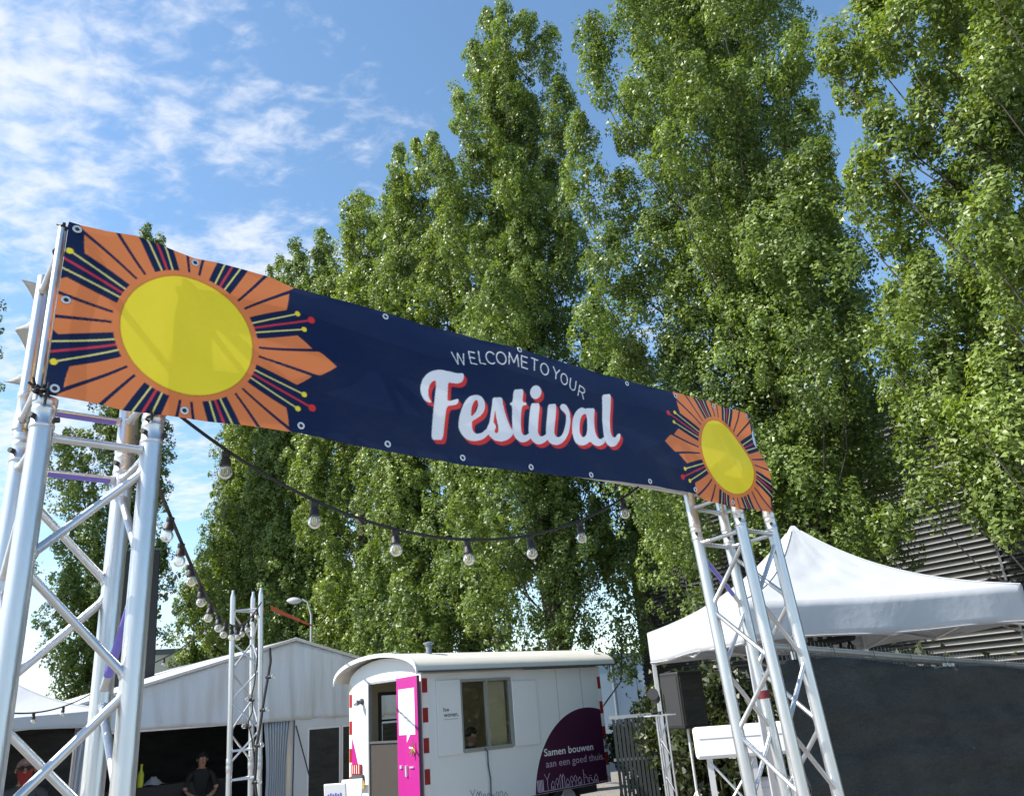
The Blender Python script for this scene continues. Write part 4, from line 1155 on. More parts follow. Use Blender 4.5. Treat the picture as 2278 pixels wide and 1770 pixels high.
MB().box(-HWD, HWD, DEP, DEP + .02, 0.02, EV).build('back_wall', M['blackpanel'], ft)
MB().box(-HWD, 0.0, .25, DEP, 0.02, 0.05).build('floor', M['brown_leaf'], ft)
MB().box(-3.9, -0.05, .03, .07, VB - .0, VB + .05).build('door_beam', M['alu_white'], ft)
# dark sheet standing in for the shade inside the tent
MB().box(-HWD + .06, HWD - .06, 3.2, 3.22, 0.05, EV + .3).build('interior_shade', M['shade_net'], ft)
# gathered curtain by the middle post
def curtain(x0, x1, y, z0, z1, name='curtain', waves=9, amp=.045):
    xs = np.linspace(0, 1, 70); vz = np.linspace(0, 1, 10)
    X_, V2 = np.meshgrid(xs, vz, indexing='ij')
    pin = 1 - 0.28 * np.sin(V2 * math.pi)
    x = x0 + (x1 - x0) * (0.5 + (X_ - .5) * pin)
    yy = y + amp * np.sin(X_ * waves * 2 * math.pi + V2 * 1.5) * (0.5 + .5 * V2)
    return solid(link(name, grid_mesh(name, np.stack([x, yy, z0 + (z1 - z0) * V2], -1), M['curtain']), ft), .003)
curtain(-.52, -.02, .02, 0.05, VB)
curtain(-4.05, -3.35, -.10, .05, VB + .22, waves=7)
MB().box(-4.1, -3.3, -.16, -.03, VB + .20, VB + .42).build('valance', M['curtain'], ft)
MB().box(-.06, .06, .06, .18, 0, AZ - .1).build('post', M['alu_white'], ft)
MB().tube([(0.02, -.10, 1.75), (.28, -.14, .9)], .012, 8).build('strut', M['black'], ft)
MB().box(.06, 3.9, .0, .03, 0.03, VB + .01).build('wall_panel', M['white_pvc'], ft)
for (x0, x1) in ((.33, .95), (1.03, 1.65), (1.9, 2.5)):
    w_ = MB().box(x0, x1, -.012, -.004, .35, 1.66).build('window', M['shade_net'], ft)
    for q in ((x0 - .03, x0, .32, 1.69), (x1, x1 + .03, .32, 1.69)):
        MB().box(q[0], q[1], -.022, -.002, q[2], q[3]).build('window_frame', M['white_print'], w_)
    MB().box(x0, x1, -.022, -.002, 1.66, 1.69).build('window_frame', M['white_print'], w_)
    MB().box(x0, x1, -.022, -.002, .32, .35).build('window_frame', M['white_print'], w_)
# bar counter inside
ct = MB().box(-3.3, -.7, .9, 1.5, 0, .98).build('bar_counter', M['blackpanel'], None)
ct.matrix_world = Matrix.Translation((float(apex[0]), float(apex[1]), 0)) @ Matrix.Rotation(TY, 4, 'Z')
tag(ct, 'dark bar counter inside the open frame tent', 'counter')
def tw(x, y, z):
    return apex * [1, 1, 0] + ta * x + tn * y + np.array([0, 0, z])
bo = tw(-2.25, 1.0, .98)
bt = empty('bottle', tuple(bo)); tag(bt, 'bright yellow green bottle on the dark bar counter', 'bottle')
MB().lathe([(.045, 0), (.05, .02), (.05, .2), (.02, .27), (.018, .33), (.022, .335), (.022, .36)], n=14).build('body', mat('lime_plastic', (.55, .60, .04), .4), bt, True)
cl = MB()
rng = np.random.default_rng(12)
xs = np.linspace(-.16, .16, 16)
Xc, Yc = np.meshgrid(xs, xs, indexing='ij')
hz = .11 * np.exp(-(Xc ** 2 + Yc ** 2) / .012) + .04 * np.abs(np.sin(Xc * 40 + Yc * 25)) * np.exp(-(Xc ** 2 + Yc ** 2) / .02)
co = tw(-2.02, 1.05, .985)
tc_ = solid(link('crumpled_cloth', grid_mesh('crumpled_cloth', np.stack([Xc, Yc, hz + .004], -1), M['canopy']), None, tuple(co)), .003)
tag(tc_, 'crumpled white cloth lying beside the yellow green bottle', 'cloth')

# ------------------------------------------------------------------ pop-up canopies
def popup(label, name, N, Rg, Lf, ztop, zbot, zapex, legs=True, mt='canopy', back=False):
    """N near corner, Rg and Lf its neighbours (2-D), fourth follows"""
    N, Rg, Lf = [np.array(q, float) for q in (N, Rg, Lf)]
    Bk = Rg + Lf - N
    C = (N + Bk) / 2
    root = empty(name, (C[0], C[1], 0)); tag(root, label, 'canopy tent')
    cs = [q - C for q in (N, Rg, Bk, Lf)]
    # four curved roof sides
    for i in range(4):
        a, b_ = cs[i], cs[(i + 1) % 4]
        n = 40; k = 26
        Tt, Hh = np.meshgrid(np.linspace(0, 1, n), np.linspace(0, 1, k), indexing='ij')
        e = a[None, None, :] * (1 - Tt[..., None]) + b_[None, None, :] * Tt[..., None]
        sh = 1 - Hh
        xy = e * np.maximum(sh, 0.012)[..., None]
        z = ztop + (zapex - ztop) * (0.42 * Hh + 0.58 * Hh ** 2.6) - 0.05 * np.sin(Tt * math.pi) * sh * (1 - .4 * sh)
        z = z - 0.025 * np.sin(Tt * math.pi) * sh
        z = z + (0.010 * np.sin(Tt * 31 + 5 * Hh) * sh * Hh + 0.007 * np.sin(Tt * 13 - Hh * 21 + i)) * np.sin(Tt * math.pi) * np.sin(Hh * math.pi)
        z = np.where(Hh > .97, zapex - .02 * (1 - Hh) / .03, z)
        hh_ = np.linspace(0, .96, 20)
        MB().tube([(*(a * (1 - h_)), ztop + (zapex - ztop) * (0.42 * h_ + 0.58 * h_ ** 2.6) + .003) for h_ in hh_], .007, 6).build('ridge_seam', M[mt], root, True)
        solid(link('roof_side', grid_mesh('roof_side', np.concatenate([xy, z[..., None]], -1), M[mt]), root), .003)
        # valance
        Tt, Hh = np.meshgrid(np.linspace(0, 1, 50), np.linspace(0, 1, 6), indexing='ij')
        e = a[None, None, :] * (1 - Tt[..., None]) + b_[None, None, :] * Tt[..., None]
        outw = (a + b_) / np.linalg.norm(a + b_)
        bulge = 0.012 * np.sin(Tt * 17 + i) * (1 - Hh) + 0.006
        xy = e + outw * bulge[..., None]
        zt = ztop - 0.025 * np.sin(Tt * math.pi) - .001
        z = zbot + 0.012 * np.sin(Tt * 9 + i) + (zt - zbot - 0.012 * np.sin(Tt * 9 + i)) * Hh
        solid(link('valance', grid_mesh('valance', np.concatenate([xy, z[..., None]], -1), M[mt]), root), .003)
        MB().tube([(*(a * (1 - t_) + b_ * t_ + outw * .012), zbot + 0.012 * math.sin(t_ * 9 + i) + .012) for t_ in np.linspace(0, 1, 30)], .005, 5).build('hem', M[mt], root, True)
        # scissor frame just inside
        aa, bb = a * .985, b_ * .985
        mid = (aa + bb) / 2
        for (p, q, z0, z1) in ((aa, mid, ztop - .1, zbot - .02), (aa, mid, zbot - .02, ztop - .1), (mid, bb, ztop - .1, zbot - .02), (mid, bb, zbot - .02, ztop - .1)):
            MB().tube([(*p, z0), (*q, z1)], .011, 6).build('scissor_bar', M['alu_white'], root, True)
        if legs:
            MB().box(aa[0] - .022, aa[0] + .022, aa[1] - .022, aa[1] + .022, 0.01, ztop - .03).build('leg', M['alu_white'], root)
            MB().box(aa[0] - .05, aa[0] + .05, aa[1] - .05, aa[1] + .05, 0, .012).build('foot', M['steel'], root)
        MB().tube([(*(mid), zbot + .05), (0, 0, zapex - .55)], .011, 6).build('roof_strut', M['alu_white'], root, True)
    if back:  # dark sheets added to stand in for the shade under the canopy
        for (a, b_) in ((cs[1], cs[2]), (cs[2], cs[3])):
            a, b_ = a * .97, b_ * .97
            MB().add([(*a, .02), (*b_, .02), (*b_, ztop), (*a, ztop)], [(0, 1, 2, 3)]).build('shade_sheet', M['shade_net'], root)
    MB().tube([(0, 0, zapex - .75), (0, 0, zapex - .04)], .018, 8).build('centre_pole', M['alu_white'], root, True)
    return root
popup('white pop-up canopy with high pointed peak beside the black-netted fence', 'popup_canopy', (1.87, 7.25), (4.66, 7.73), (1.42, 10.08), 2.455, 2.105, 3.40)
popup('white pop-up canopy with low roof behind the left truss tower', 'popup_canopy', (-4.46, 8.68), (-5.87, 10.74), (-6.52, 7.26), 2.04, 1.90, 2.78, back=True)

# ------------------------------------------------------------------ text helper
def text_mesh(s, size, bold=False):
    cu = bpy.data.curves.new('t', 'FONT'); cu.body = s; cu.size = size; cu.resolution_u = 3
    cu.offset = 0.012 * size if bold else 0.0
    ob = bpy.data.objects.new('t', cu); col.objects.link(ob)
    dg = bpy.context.evaluated_depsgraph_get(); dg.update()
    me = bpy.data.meshes.new_from_object(ob.evaluated_get(dg))
    bpy.data.objects.remove(ob); bpy.data.curves.remove(cu)
    return me
def text_on_side(name, s, x0, x1, z, y, h, m, parent, bold=False):
    me = text_mesh(s, 1.0, bold)
    co = np.empty(len(me.vertices) * 3); me.vertices.foreach_get('co', co); co = co.reshape(-1, 3)
    w = co[:, 0].max() - co[:, 0].min()
    sx = (x1 - x0) / w
    out = np.column_stack([x0 + (co[:, 0] - co[:, 0].min()) * sx, np.full(len(co), y), z + co[:, 1] * h])
    # every glyph piece becomes a part of its own
    bm = bmesh.new(); bm.from_mesh(me); bm.faces.ensure_lookup_table()
    seen = set()
    for f0 in bm.faces:
        if f0.index in seen: continue
        stack, isl = [f0], []
        seen.add(f0.index)
        while stack:
            fc = stack.pop(); isl.append(fc)
            for e in fc.edges:
                for g_ in e.link_faces:
                    if g_.index not in seen:
                        seen.add(g_.index); stack.append(g_)
        ids = sorted({v_.index for fc in isl for v_ in fc.verts}); mp_ = {k: n for n, k in enumerate(ids)}
        MB().add([out[k] for k in ids], [tuple(mp_[v_.index] for v_ in fc.verts) for fc in isl]).build('letter', m, parent)
    bm.free(); bpy.data.meshes.remove(me)

# ------------------------------------------------------------------ the white wagon
WY = math.radians(43)
wg = empty('site_wagon', (-1.645, 12.043, 0), WY)
tag(wg, 'white site wagon with cream barrel roof, open magenta door and aubergine circle print', 'wagon')
WL_, WW, WF, WT = 3.80, 2.0, .48, 2.30
def wbox(name, x0, x1, y0, y1, z0, z1, m, parent=None, bv=0):
    o = MB().box(x0, x1, y0, y1, z0, z1).build(name, M[m], parent or wg)
    return bevel(o, bv) if bv else o
T = .04
# front side wall with the window opening
WX0, WX1, WZ0, WZ1 = .71, 1.69, 1.22, 2.18
sw = MB(); sw.box(0, WX0, 0, T, WF, WT); sw.box(WX1, WL_, 0, T, WF, WT); sw.box(WX0, WX1, 0, T, WF, WZ0); sw.box(WX0, WX1, 0, T, WZ1, WT)
sw.build('side_wall', M['wagon_white'], wg)
rw = MB()
for (xa, xb, za, zb) in ((0, .55, WF, WT), (1.35, 1.43, WF, WT), (2.18, WL_, WF, WT), (.55, 1.35, WF, 1.35), (.55, 1.35, 2.10, WT), (1.43, 2.18, WF, 1.25), (1.43, 2.18, 2.12, WT)):
    rw.box(xa, xb, WW - T, WW, za, zb); rw.box(xa, xb, WW - T - .02, WW - T - .0005, za, zb)
rw.build('rear_wall', M['rear_mix'], wg)
MB().box(WL_ - T, WL_ - .001, T, WW - T, WF, WT + .3).build('end_wall', M['wagon_white'], wg)
# end wall with the door opening
DY0, DY1, DZ1 = .62, 1.40, 2.25
ew = MB(); ew.box(.001, T, T, DY0, WF, WT); ew.box(.001, T, DY1, WW - T, WF, WT); ew.box(.001, T, DY0, DY1, DZ1, WT)
# arched gable above
na = 18
arc = [(WW / 2 + (WW / 2 + .0) * -math.cos(t), WT + .300 * math.sin(t)) for t in np.linspace(0, math.pi, na)]
v = [(.001, y, z) for y, z in arc] + [(T, y, z) for y, z in arc]
f = [tuple(range(na - 1, -1, -1)), tuple(range(na, 2 * na))] + [(i, i + 1, na + i + 1, na + i) for i in range(na - 1)] + [(na - 1, 0, na, 2 * na - 1)]
ew.add(v, f)
ew.build('door_wall', M['wagon_white'], wg)
# barrel roof
RW = WW / 2 + .17
arc2 = [(WW / 2 - RW * math.cos(t), WT + .010 + .325 * math.sin(t) ** .92) for t in np.linspace(0, math.pi, 26)]
def shell(x0, x1, off, name, m, thick=.020):
    n = len(arc2)
    v = []
    for x in (x0, x1):
        for dz in (0, thick):
            v += [(x, y, z + dz + off) for y, z in arc2]
    f = []
    for i in range(n - 1):
        f += [(n + i, 3 * n + i, 3 * n + i + 1, n + i + 1), (i + 1, 2 * n + i + 1, 2 * n + i, i), (i, n + i, n + i + 1, i + 1), (2 * n + i + 1, 3 * n + i + 1, 3 * n + i, 2 * n + i)]
    f += [(0, 2 * n, 3 * n, n), (n - 1, 2 * n - 1, 4 * n - 1, 3 * n - 1)]
    o = MB().add(v, f).build(name, M[m], wg, True)
    return o
rf = shell(-.17, WL_ + .24, 0, 'roof', 'roof_cream')
shell(-.20, -.172, -.026, 'roof_fascia', 'wagon_white', .056)
wbox('gutter_strip', -.17, WL_ + .24, -.185, -.172, WT + .008, WT + .034, 'trim_dark')
ch = MB().lathe([(.045, -.15), (.045, .19), (.05, .195), (.085, .21), (.085, .228), (.02, .245)], (.42, .36, WT + .24), (0, 0, 1), 16).build('chimney', M['hall_dark'], rf, True)
MB().lathe([(.10, -.06), (.055, .05)], (.42, .36, WT + .25), (0, 0, 1), 16).build('chimney_collar', M['roof_cream'], rf, True)
# interior lining
wbox('lining', WL_ - T - .02, WL_ - T - .001, T, WW - T - .02, WF, WT, 'interior')
il = MB(); il.box(T, WX0, T + .002, T + .015, WF, WT); il.box(WX1, WL_ - T - .02, T + .002, T + .015, WF, WT); il.build('lining', M['interior'], wg)
wbox('floor', T, WL_ - T, T, WW - T, WF - .001, WF + .02, 'brown_leaf')
# far window in the rear wall, seen through the door
iw = wbox('rear_pane', .55, 1.35, WW - .02, WW - .014, 1.35, 2.10, 'pane')
wbox('rear_pane', 1.43, 2.18, WW - .02, WW - .014, 1.25, 2.12, 'pane')  # extra rear window, out of sight, added to let light into the wagon
for q in ((.50, .55, 1.30, 2.15), (1.35, 1.40, 1.30, 2.15), (.55, 1.35, 2.10, 2.15), (.55, 1.35, 1.30, 1.35), (.55, 1.35, 1.70, 1.73)):
    wbox('window_frame', q[0], q[1], WW - T - .05, WW - T - .02, q[2], q[3], 'trim_dark', iw)
# door frame, lower leaf, open magenta leaf
for q in ((DY0 - .03, DY0, WF, DZ1), (DY1, DY1 + .03, WF, DZ1)):
    wbox('door_frame', -.012, T + .01, q[0], q[1], q[2], q[3], 'alu_frame')
wbox('door_frame', -.012, T + .01, DY0 - .03, DY1 + .03, DZ1, DZ1 + .035, 'alu_frame')
ll = wbox('lower_door', .015, .045, DY0 + .002, DY1 - .002, WF + .01, 1.40, 'brown_leaf')
wbox('door_ledge', -.005, .055, DY0 + .002, DY1 - .002, 1.40, 1.43, 'trim_dark', ll)
dr = empty('door_pivot', (-.02, DY0 - .01, 0)); dr.parent = wg; dr.rotation_euler = (0, 0, math.radians(180 + 81))
dr.name = 'open_door'
dw = .70
def dbox(name, x0, x1, y0, y1, z0, z1, m):
    return MB().box(x0, x1, y0, y1, z0, z1).build(name, M[m], dr)
dbox('door_leaf', 0, dw, 0, .035, WF + .02, 2.28, 'magenta')
# the visible face of the open leaf looks along -y of the leaf
dbox('door_poster', .08, dw - .09, -.006, -.001, 1.50, 2.12, 'white_print')
MB().add([(.34, -.0035, 1.50), (.44, -.0035, 1.50), (.33, -.0035, 1.40)], [(0, 1, 2)]).build('door_poster_tail', M['white_print'], dr)
rng = np.random.default_rng(4)
for k, (z, w) in enumerate(((2.04, .10), (1.95, .34), (1.90, .20), (1.84, .36), (1.79, .33), (1.72, .30), (1.67, .34), (1.60, .10))):
    x = .13
    while x < .13 + w:
        wd = rng.uniform(.03, .07)
        dbox('poster_mark', x, x + wd, -.008, -.0065, z, z + .018, 'grey_print')
        x += wd + .018
dbox('edge_strip', dw, dw + .006, -.002, .037, WF + .02, 2.28, 'dark_print')
dbox('latch', .30, .34, -.03, -.001, .96, 1.10, 'alu_white')
dbox('latch', .10, .16, -.02, -.001, 1.06, 1.10, 'alu_white')
dbox('latch', .42, .54, -.02, -.001, 1.07, 1.09, 'alu_white')
for k in range(7):
    a = rng.uniform(0, 6.28)
    MB().tube([(dw - .10, -.03, 1.32), (dw - .10 + .09 * math.cos(a), -.05, 1.32 + .11 * math.sin(a))], .012, 6).build('key', M['brass'], dr)
# hazard tape, red and white blocks
for (x0, x1, y0, y1) in ((.012, .105, -.004, -.001),):
    for k in range(9):
        z1_ = 2.24 - k * .2
        if z1_ - .2 < WF: break
        wbox('tape_block', x0, x1, y0, y1, z1_ - .195, z1_, 'red_tape' if k % 2 == 0 else 'white_tape')
for k in range(9):
    z1_ = 2.14 - k * .2
    if z1_ - .2 < WF: break
    wbox('tape_block', WL_ - .085, WL_ - .012, -.004, -.001, z1_ - .195, z1_, 'red_tape' if k % 2 == 0 else 'white_tape')
    wbox('tape_block', -.004, -.001, WW - .085, WW - .012, z1_ - .195, z1_, 'red_tape' if k % 2 == 0 else 'white_tape')
# wall panel joints
for x in (2.72, 3.30):
    wbox('panel_joint', x, x + .012, -.003, -.0005, WF, WT - .02, 'grey_print')
# window with two panes and a frame, shutters left and right
wf = wbox('window', WX0 + .02, WX0 + .485, .012, .018, WZ0 + .02, WZ1 - .02, 'pane')
wf2 = wbox('window', WX0 + .52, WX1 - .02, .02, .026, WZ0 + .02, WZ1 - .02, 'pane')
for q in ((WX0 - .02, WX0 + .02, WZ0 - .02, WZ1 + .02), (WX1 - .02, WX1 + .02, WZ0 - .02, WZ1 + .02), (WX0 + .485, WX0 + .52, WZ0 + .02, WZ1 - .02)):
    wbox('window_frame', q[0], q[1], -.014, .032, q[2], q[3], 'alu_frame', wf)
for q in ((WZ1 - .02, WZ1 + .02), (WZ0 - .035, WZ0 + .02)):
    wbox('window_frame', WX0 + .02, WX1 - .02, -.016, .030, q[0], q[1], 'alu_frame', wf)
wbox('blind', WX0 + .53, WX1 - .03, .10, .106, WZ0 + .02, WZ1 - .02, 'interior')
bevel(wbox('shutter', .25, .69, -.030, -.004, 1.18, 2.20, 'wagon_white'), .006)
bevel(wbox('shutter', 1.72, 2.24, -.026, -.004, 1.19, 2.14, 'wagon_white'), .006)
cbp = [(1.10, -.03, 1.22), (1.13, -.045, 1.17), (1.14, -.03, 1.0), (1.17, -.03, .8), (1.16, -.03, .6), (1.19, -.05, .1), (1.2, -.3, .02)]
MB().tube(cbp, .011, 8).build('hanging_cable', M['trim_dark'], wg, True)
# aubergine circle, white rim line and print
cx, cz, cr_ = 3.36, .36, 1.30
def disc(r, y, name, m):
    pts = []
    for t in np.linspace(0, 2 * math.pi, 120, endpoint=False):
        x, z = cx + r * math.cos(t), cz + r * math.sin(t)
        pts.append((min(x, WL_ - .088), y, max(z, WF + .005)))
    mb = MB(); c = len(pts)
    mb.add(pts + [(cx, y, .9)], [(i, (i + 1) % c, c) for i in range(c)])
    return mb.build(name, M[m], wg)
disc(cr_ + .02, -.0025, 'circle_rim', 'white_print')
disc(cr_, -.0045, 'circle_print', 'purple')
text_on_side('lettering', 'Samen bouwen', 2.31, 3.44, 1.00, -.0065, .150, M['white_print'], wg, True)
text_on_side('lettering', 'aan een goed thuis.', 2.33, 3.68, .835, -.0065, .150, M['lilac_print'], wg)
text_on_side('lettering', 'h', .36, .40, 1.765, -.0325, .085, M['dark_print'], wg, True)
text_on_side('lettering', 'w', .405, .465, 1.765, -.0325, .085, M['dark_print'], wg, True)
text_on_side('lettering', 'wonen.', .36, .63, 1.695, -.0325, .085, M['dark_print'], wg, True)
wbox('lettering_line', .36, .62, -.0325, -.0305, 1.655, 1.665, 'grey_print')
# line drawing skyline: white on the circle, dark on the wall
def skyline(x0, items, z, y, m, k=1.0):
    x = x0
    for it in items:
        mb = MB()
        def ln(*pts, r=.0042):
            for p, q in zip(pts[:-1], pts[1:]):
                mb.tube([(x + p[0] * k, y, z + p[1] * k), (x + q[0] * k, y, z + q[1] * k)], r * k, 4)
        w = .13
        if it == 'flat':
            for q in (0, .03, .06, .09, .12): ln((q, 0), (q, .16), r=.008)
            w = .17
        elif it == 'mill':
            ln((.05, 0), (.05, .15)); ln((.05, .15), (-.01, .24)); ln((.05, .15), (.11, .24)); w = .13
        elif it == 'house':
            ln((0, 0), (0, .07), (.04, .12), (.08, .07), (.08, 0)); ln((.03, 0), (.03, .04), (.05, .04), (.05, 0)); w = .11
        elif it == 'church':
            ln((0, 0), (0, .15), (.025, .2), (.05, .15), (.05, 0)); ln((.06, 0), (.06, .15), (.085, .2), (.11, .15), (.11, 0)); w = .14
        elif it == 'tree':
            ln((.03, 0), (.03, .05)); ln((.03, .05), (0, .08), (0, .12), (.03, .15), (.06, .12), (.06, .08), (.03, .05)); w = .09
        elif it == 'crane':
            ln((.03, 0), (.03, .22)); ln((.03, .10), (.12, .08), (.12, .02)); ln((.03, .16), (.12, .08)); w = .15
        elif it == 'tractor':
            ln((0, 0), (0, .08), (.06, .08), (.06, .04), (.10, .04), (.10, 0)); ln((.02, .11), (.07, .11)); w = .14
        mb.build('skyline_icon', M[m], wg)
        x += w * k
skyline(2.12, ['flat', 'mill', 'house', 'tree', 'church', 'house', 'tree', 'tree', 'house', 'crane', 'tractor', 'house'], .52, -.008, 'lilac_print', .96)
wbox('skyline_base', 2.12, 3.68, -.0085, -.0065, .505, .515, 'lilac_print')
skyline(.80, ['mill', 'church', 'tree', 'tree', 'house', 'tree', 'tree', 'house'], .49, -.004, 'trim_dark', .85)
# end wall: lamp, magenta arc, tail light, plate
ln_ = MB().lathe([(.05, 0), (.05, .02), (.03, .05), (.045, .10), (.04, .12)], (0, 1.60, 2.02), (-1, 0, -.2), 14).build('wall_lamp', M['trim_dark'], wg, True)
MB().lathe([(.028, .07), (.045, .10), (.03, .15), (.01, .17)], (0, 1.60, 2.02), (-1, 0, -.2), 14).build('lamp_glass', M['alu_white'], ln_, True)
mg = [(-.003, 1.965 - .0, WF + .01)]
for t in np.linspace(0, 1, 16):
    mg.append((-.003, 1.60 + .31 * t ** 1.7, WF + .01 + (1.48 - WF) * t))
mg.append((-.003, 1.915, 1.50))
MB().add([(-.003, 1.912, WF + .01)] + mg[1:], [tuple(range(len(mg)))]).build('magenta_print', M['magenta'], wg)
wbox('tail_light', -.035, -.006, 1.62, 1.90, .98, 1.12, 'red_tape')
for k in range(4):
    wbox('tail_light_rib', -.038, -.036, 1.65 + k * .065, 1.665 + k * .065, .99, 1.11, 'white_tape')
wbox('tail_light_box', -.05, -.004, 1.56, 1.86, .90, .975, 'trim_dark')
pl = wbox('number_plate', -.065, -.052, 1.48, 1.90, .79, .895, 'yellow_plate')
for k in range(6):
    wbox('plate_mark', -.068, -.066, 1.55 + k * .05, 1.58 + k * .05, .815, .87, 'red_tape', pl)
# chassis and wheels
wbox('chassis', .1, WL_ - .1, .25, WW - .25, .34, WF - .002, 'trim_dark')
wh = MB().lathe([(.05, -.09), (.27, -.09), (.31, -.06), (.31, .06), (.27, .09), (.05, .09)], (0, 0, 0), (0, 1, 0), 24).mesh('wheel', M['black'], True)
rim = MB().lathe([(.03, -.095), (.17, -.10), (.18, -.085), (.03, -.07)], (0, 0, 0), (0, 1, 0), 20).mesh('rim', M['alu_white'], True)
for x in (.95, 2.85):
    for y in (.18, WW - .18):
        o = link('wheel', wh, wg, (x, y, .31)); link('rim', rim, o)
MB().box(-1.1, .1, WW / 2 - .05, WW / 2 + .05, .36, .44).build('tow_bar', M['trim_dark'], wg)

# white board with blue writing at the wagon's steps
sp = at_r(765, 1748, 11.6)
sb = empty('a_frame_sign', (float(sp[0]), float(sp[1]), 0), math.radians(-10)); tag(sb, 'white pavement sign board in front of the wagon door', 'sign')
sz = float(sp[2]) + .06
for s_ in (-1, 1):
    o = MB().box(-.15, .15, -.012, .012, 0, sz * 1.01).build('board', M['white_print'], sb); o.rotation_euler = (math.radians(-s_ * 8), 0, 0); o.location = (0, s_ * sz * .139, 0); bevel(o, .02, 3)
    if s_ < 0:
        for k, (z, w) in enumerate(((sz - .16, .20), (sz - .28, .17))):
            for j in range(6):
                MB().box(-w / 2 + j * w / 6, -w / 2 + j * w / 6 + .02, -.0145, -.0125, z, z + .05 + .012 * (j % 2)).build('sign_mark', mat('blue_ink', (.12, .16, .5), .6), o)

# ------------------------------------------------------------------ black netted site fence on the right
fp0, fp1 = at_r(1712, 1437, 5.35), at_r(2278, 1480, 8.0)
fdir = fp1 - fp0; flen2 = float(np.linalg.norm(fdir[:2])); fyaw = math.atan2(fdir[1], fdir[0])
slope = (fp1[2] - fp0[2]) / flen2
fe = empty('site_fence', (float(fp0[0]), float(fp0[1]), 0), fyaw); tag(fe, 'galvanised site fence covered with black shade netting beside the right truss tower', 'fence')
FH = float(fp0[2]); FL = flen2 * 1.25
zt = lambda x: FH + slope * x
for (x) in (0.0, FL * .5, FL * .5 + .08, FL):
    MB().tube([(x, 0, 0), (x, 0, zt(x) - .022)], .021, 10).build('post', M['steel'], fe, True)
for k in range(2):
    xa, xb = (0, FL * .5 + .038) if k == 0 else (FL * .5 + .042, FL)
    MB().tube([(xa, 0, zt(xa)), (xb, 0, zt(xb))], .021, 10).build('top_rail', M['steel'], fe, True)
    MB().tube([(xa, 0, .15), (xb, 0, .15)], .021, 10).build('bottom_rail', M['steel'], fe, True)
wires = MB()
x = .06
while x < FL - .04:
    if abs(x - FL * .5 - .04) > .07:
        wires.tube([(x, 0, .15), (x, 0, zt(x))], .0022, 4, False)
    x += .038
for z in (.5, .9, 1.3, 1.62):
    wires.tube([(0, 0, z), (FL, 0, z)], .003, 4, False)
tag(wires.build('wire_mesh', M['trim_dark'], fe), kind='stuff')
nx, nz = 150, 40
X_, V2 = np.meshgrid(np.linspace(-.02, FL + .02, nx), np.linspace(0, 1, nz), indexing='ij')
top = FH + slope * X_ - .045 - .05 * np.exp(-X_ / .5) + .015 * np.sin(X_ * 3.1)
Zn = .04 + (top - .04) * V2
yn = -.045 - .05 * np.abs(np.sin(X_ * 1.9 + V2 * 3.1)) ** 1.5 * (1 - .5 * V2) - .03 * np.exp(-((V2 - .62 - .06 * np.sin(X_ * 1.3)) / .03) ** 2) - .025 * np.exp(-((V2 - .84 + .03 * X_) / .02) ** 2) - .015 * np.sin(X_ * 7 + 4 * V2) * (1 - V2) - .012 * np.sin(V2 * 22 + np.sin(X_ * 2) * 2) - .006 * np.sin(X_ * 19 + V2 * 6)
solid(link('shade_net', grid_mesh('shade_net', np.stack([X_, yn, Zn], -1), M['shade_net']), fe), .002)
rngf = np.random.default_rng(5)
for k in range(9):
    x = .15 + k * FL / 9
    MB().tube([(x, -.05, zt(x) - .09), (x + .01, -.03, zt(x) + .022), (x + .015, .025, zt(x) + .01), (x + .01, 0, zt(x) - .08)], .003, 5).build('cable_tie', M['black'], fe)
# second plain mesh fence further back: bare picket tops show over the rail
gp0, gp1 = at_r(1760, 1430, 6.6), at_r(2330, 1470, 8.8)
gd = gp1 - gp0; gl = float(np.linalg.norm(gd[:2]))
f2 = empty('site_fence', (float(gp0[0]), float(gp0[1]), 0), math.atan2(gd[1], gd[0])); tag(f2, 'bare wire mesh fence panel just behind the black netted fence', 'fence')
gz = lambda x: gp0[2] + .02 + (gp1[2] - gp0[2]) / gl * x
wires = MB(); x = 0.03
while x < gl:
    wires.tube([(x, 0, .1), (x, 0, gz(x))], .0018, 4); x += .04
for z in (.5, 1.0, 1.5):
    wires.tube([(0, 0, z), (gl, 0, z)], .003, 4, False)
tag(wires.build('wire_mesh', M['trim_dark'], f2), kind='stuff')
for x in (0, gl):
    MB().tube([(x, 0, 0), (x, 0, gz(x) - .08)], .02, 8).build('post', M['steel'], f2, True)
MB().tube([(0, 0, gz(0) - .10), (gl, 0, gz(gl) - .10)], .012, 8).build('top_rail', M['trim_dark'], f2, True)

# ------------------------------------------------------------------ loudspeaker on stand, mini truss with spotlight, counter, light bar
s0, s1 = at_r(1478, 1500, 10.7), at_r(1545, 1618, 10.7)
zc0, zc1 = float(s1[2]), float(s0[2])
sx_, sy_ = float((s0[0] + s1[0]) / 2 + .06), float(s0[1])
spk = empty('loudspeaker', (sx_, sy_, zc0), math.radians(28)); tag(spk, 'large black loudspeaker with grey side on a stand at the canopy leg', 'loudspeaker')
bevel(MB().box(-.19, .19, -.19, .19, 0, zc1 - zc0 + .02).build('cabinet', M['blackpanel'], spk), .02)
MB().box(-.195, -.1905, -.16, .16, .04, zc1 - zc0 - .03).build('side_panel', M['blackpanel2'], spk)
MB().box(-.165, .165, -.196, -.191, .04, zc1 - zc0 - .03).build('grille', M['shade_net'], spk)
stn = empty('speaker_stand', (sx_, sy_, 0)); tag(stn, 'pole stand carrying the large black loudspeaker', 'stand')
MB().tube([(0, 0, .05), (0, 0, zc0)], .0175, 10).build('pole', M['alu_white'], stn, True)
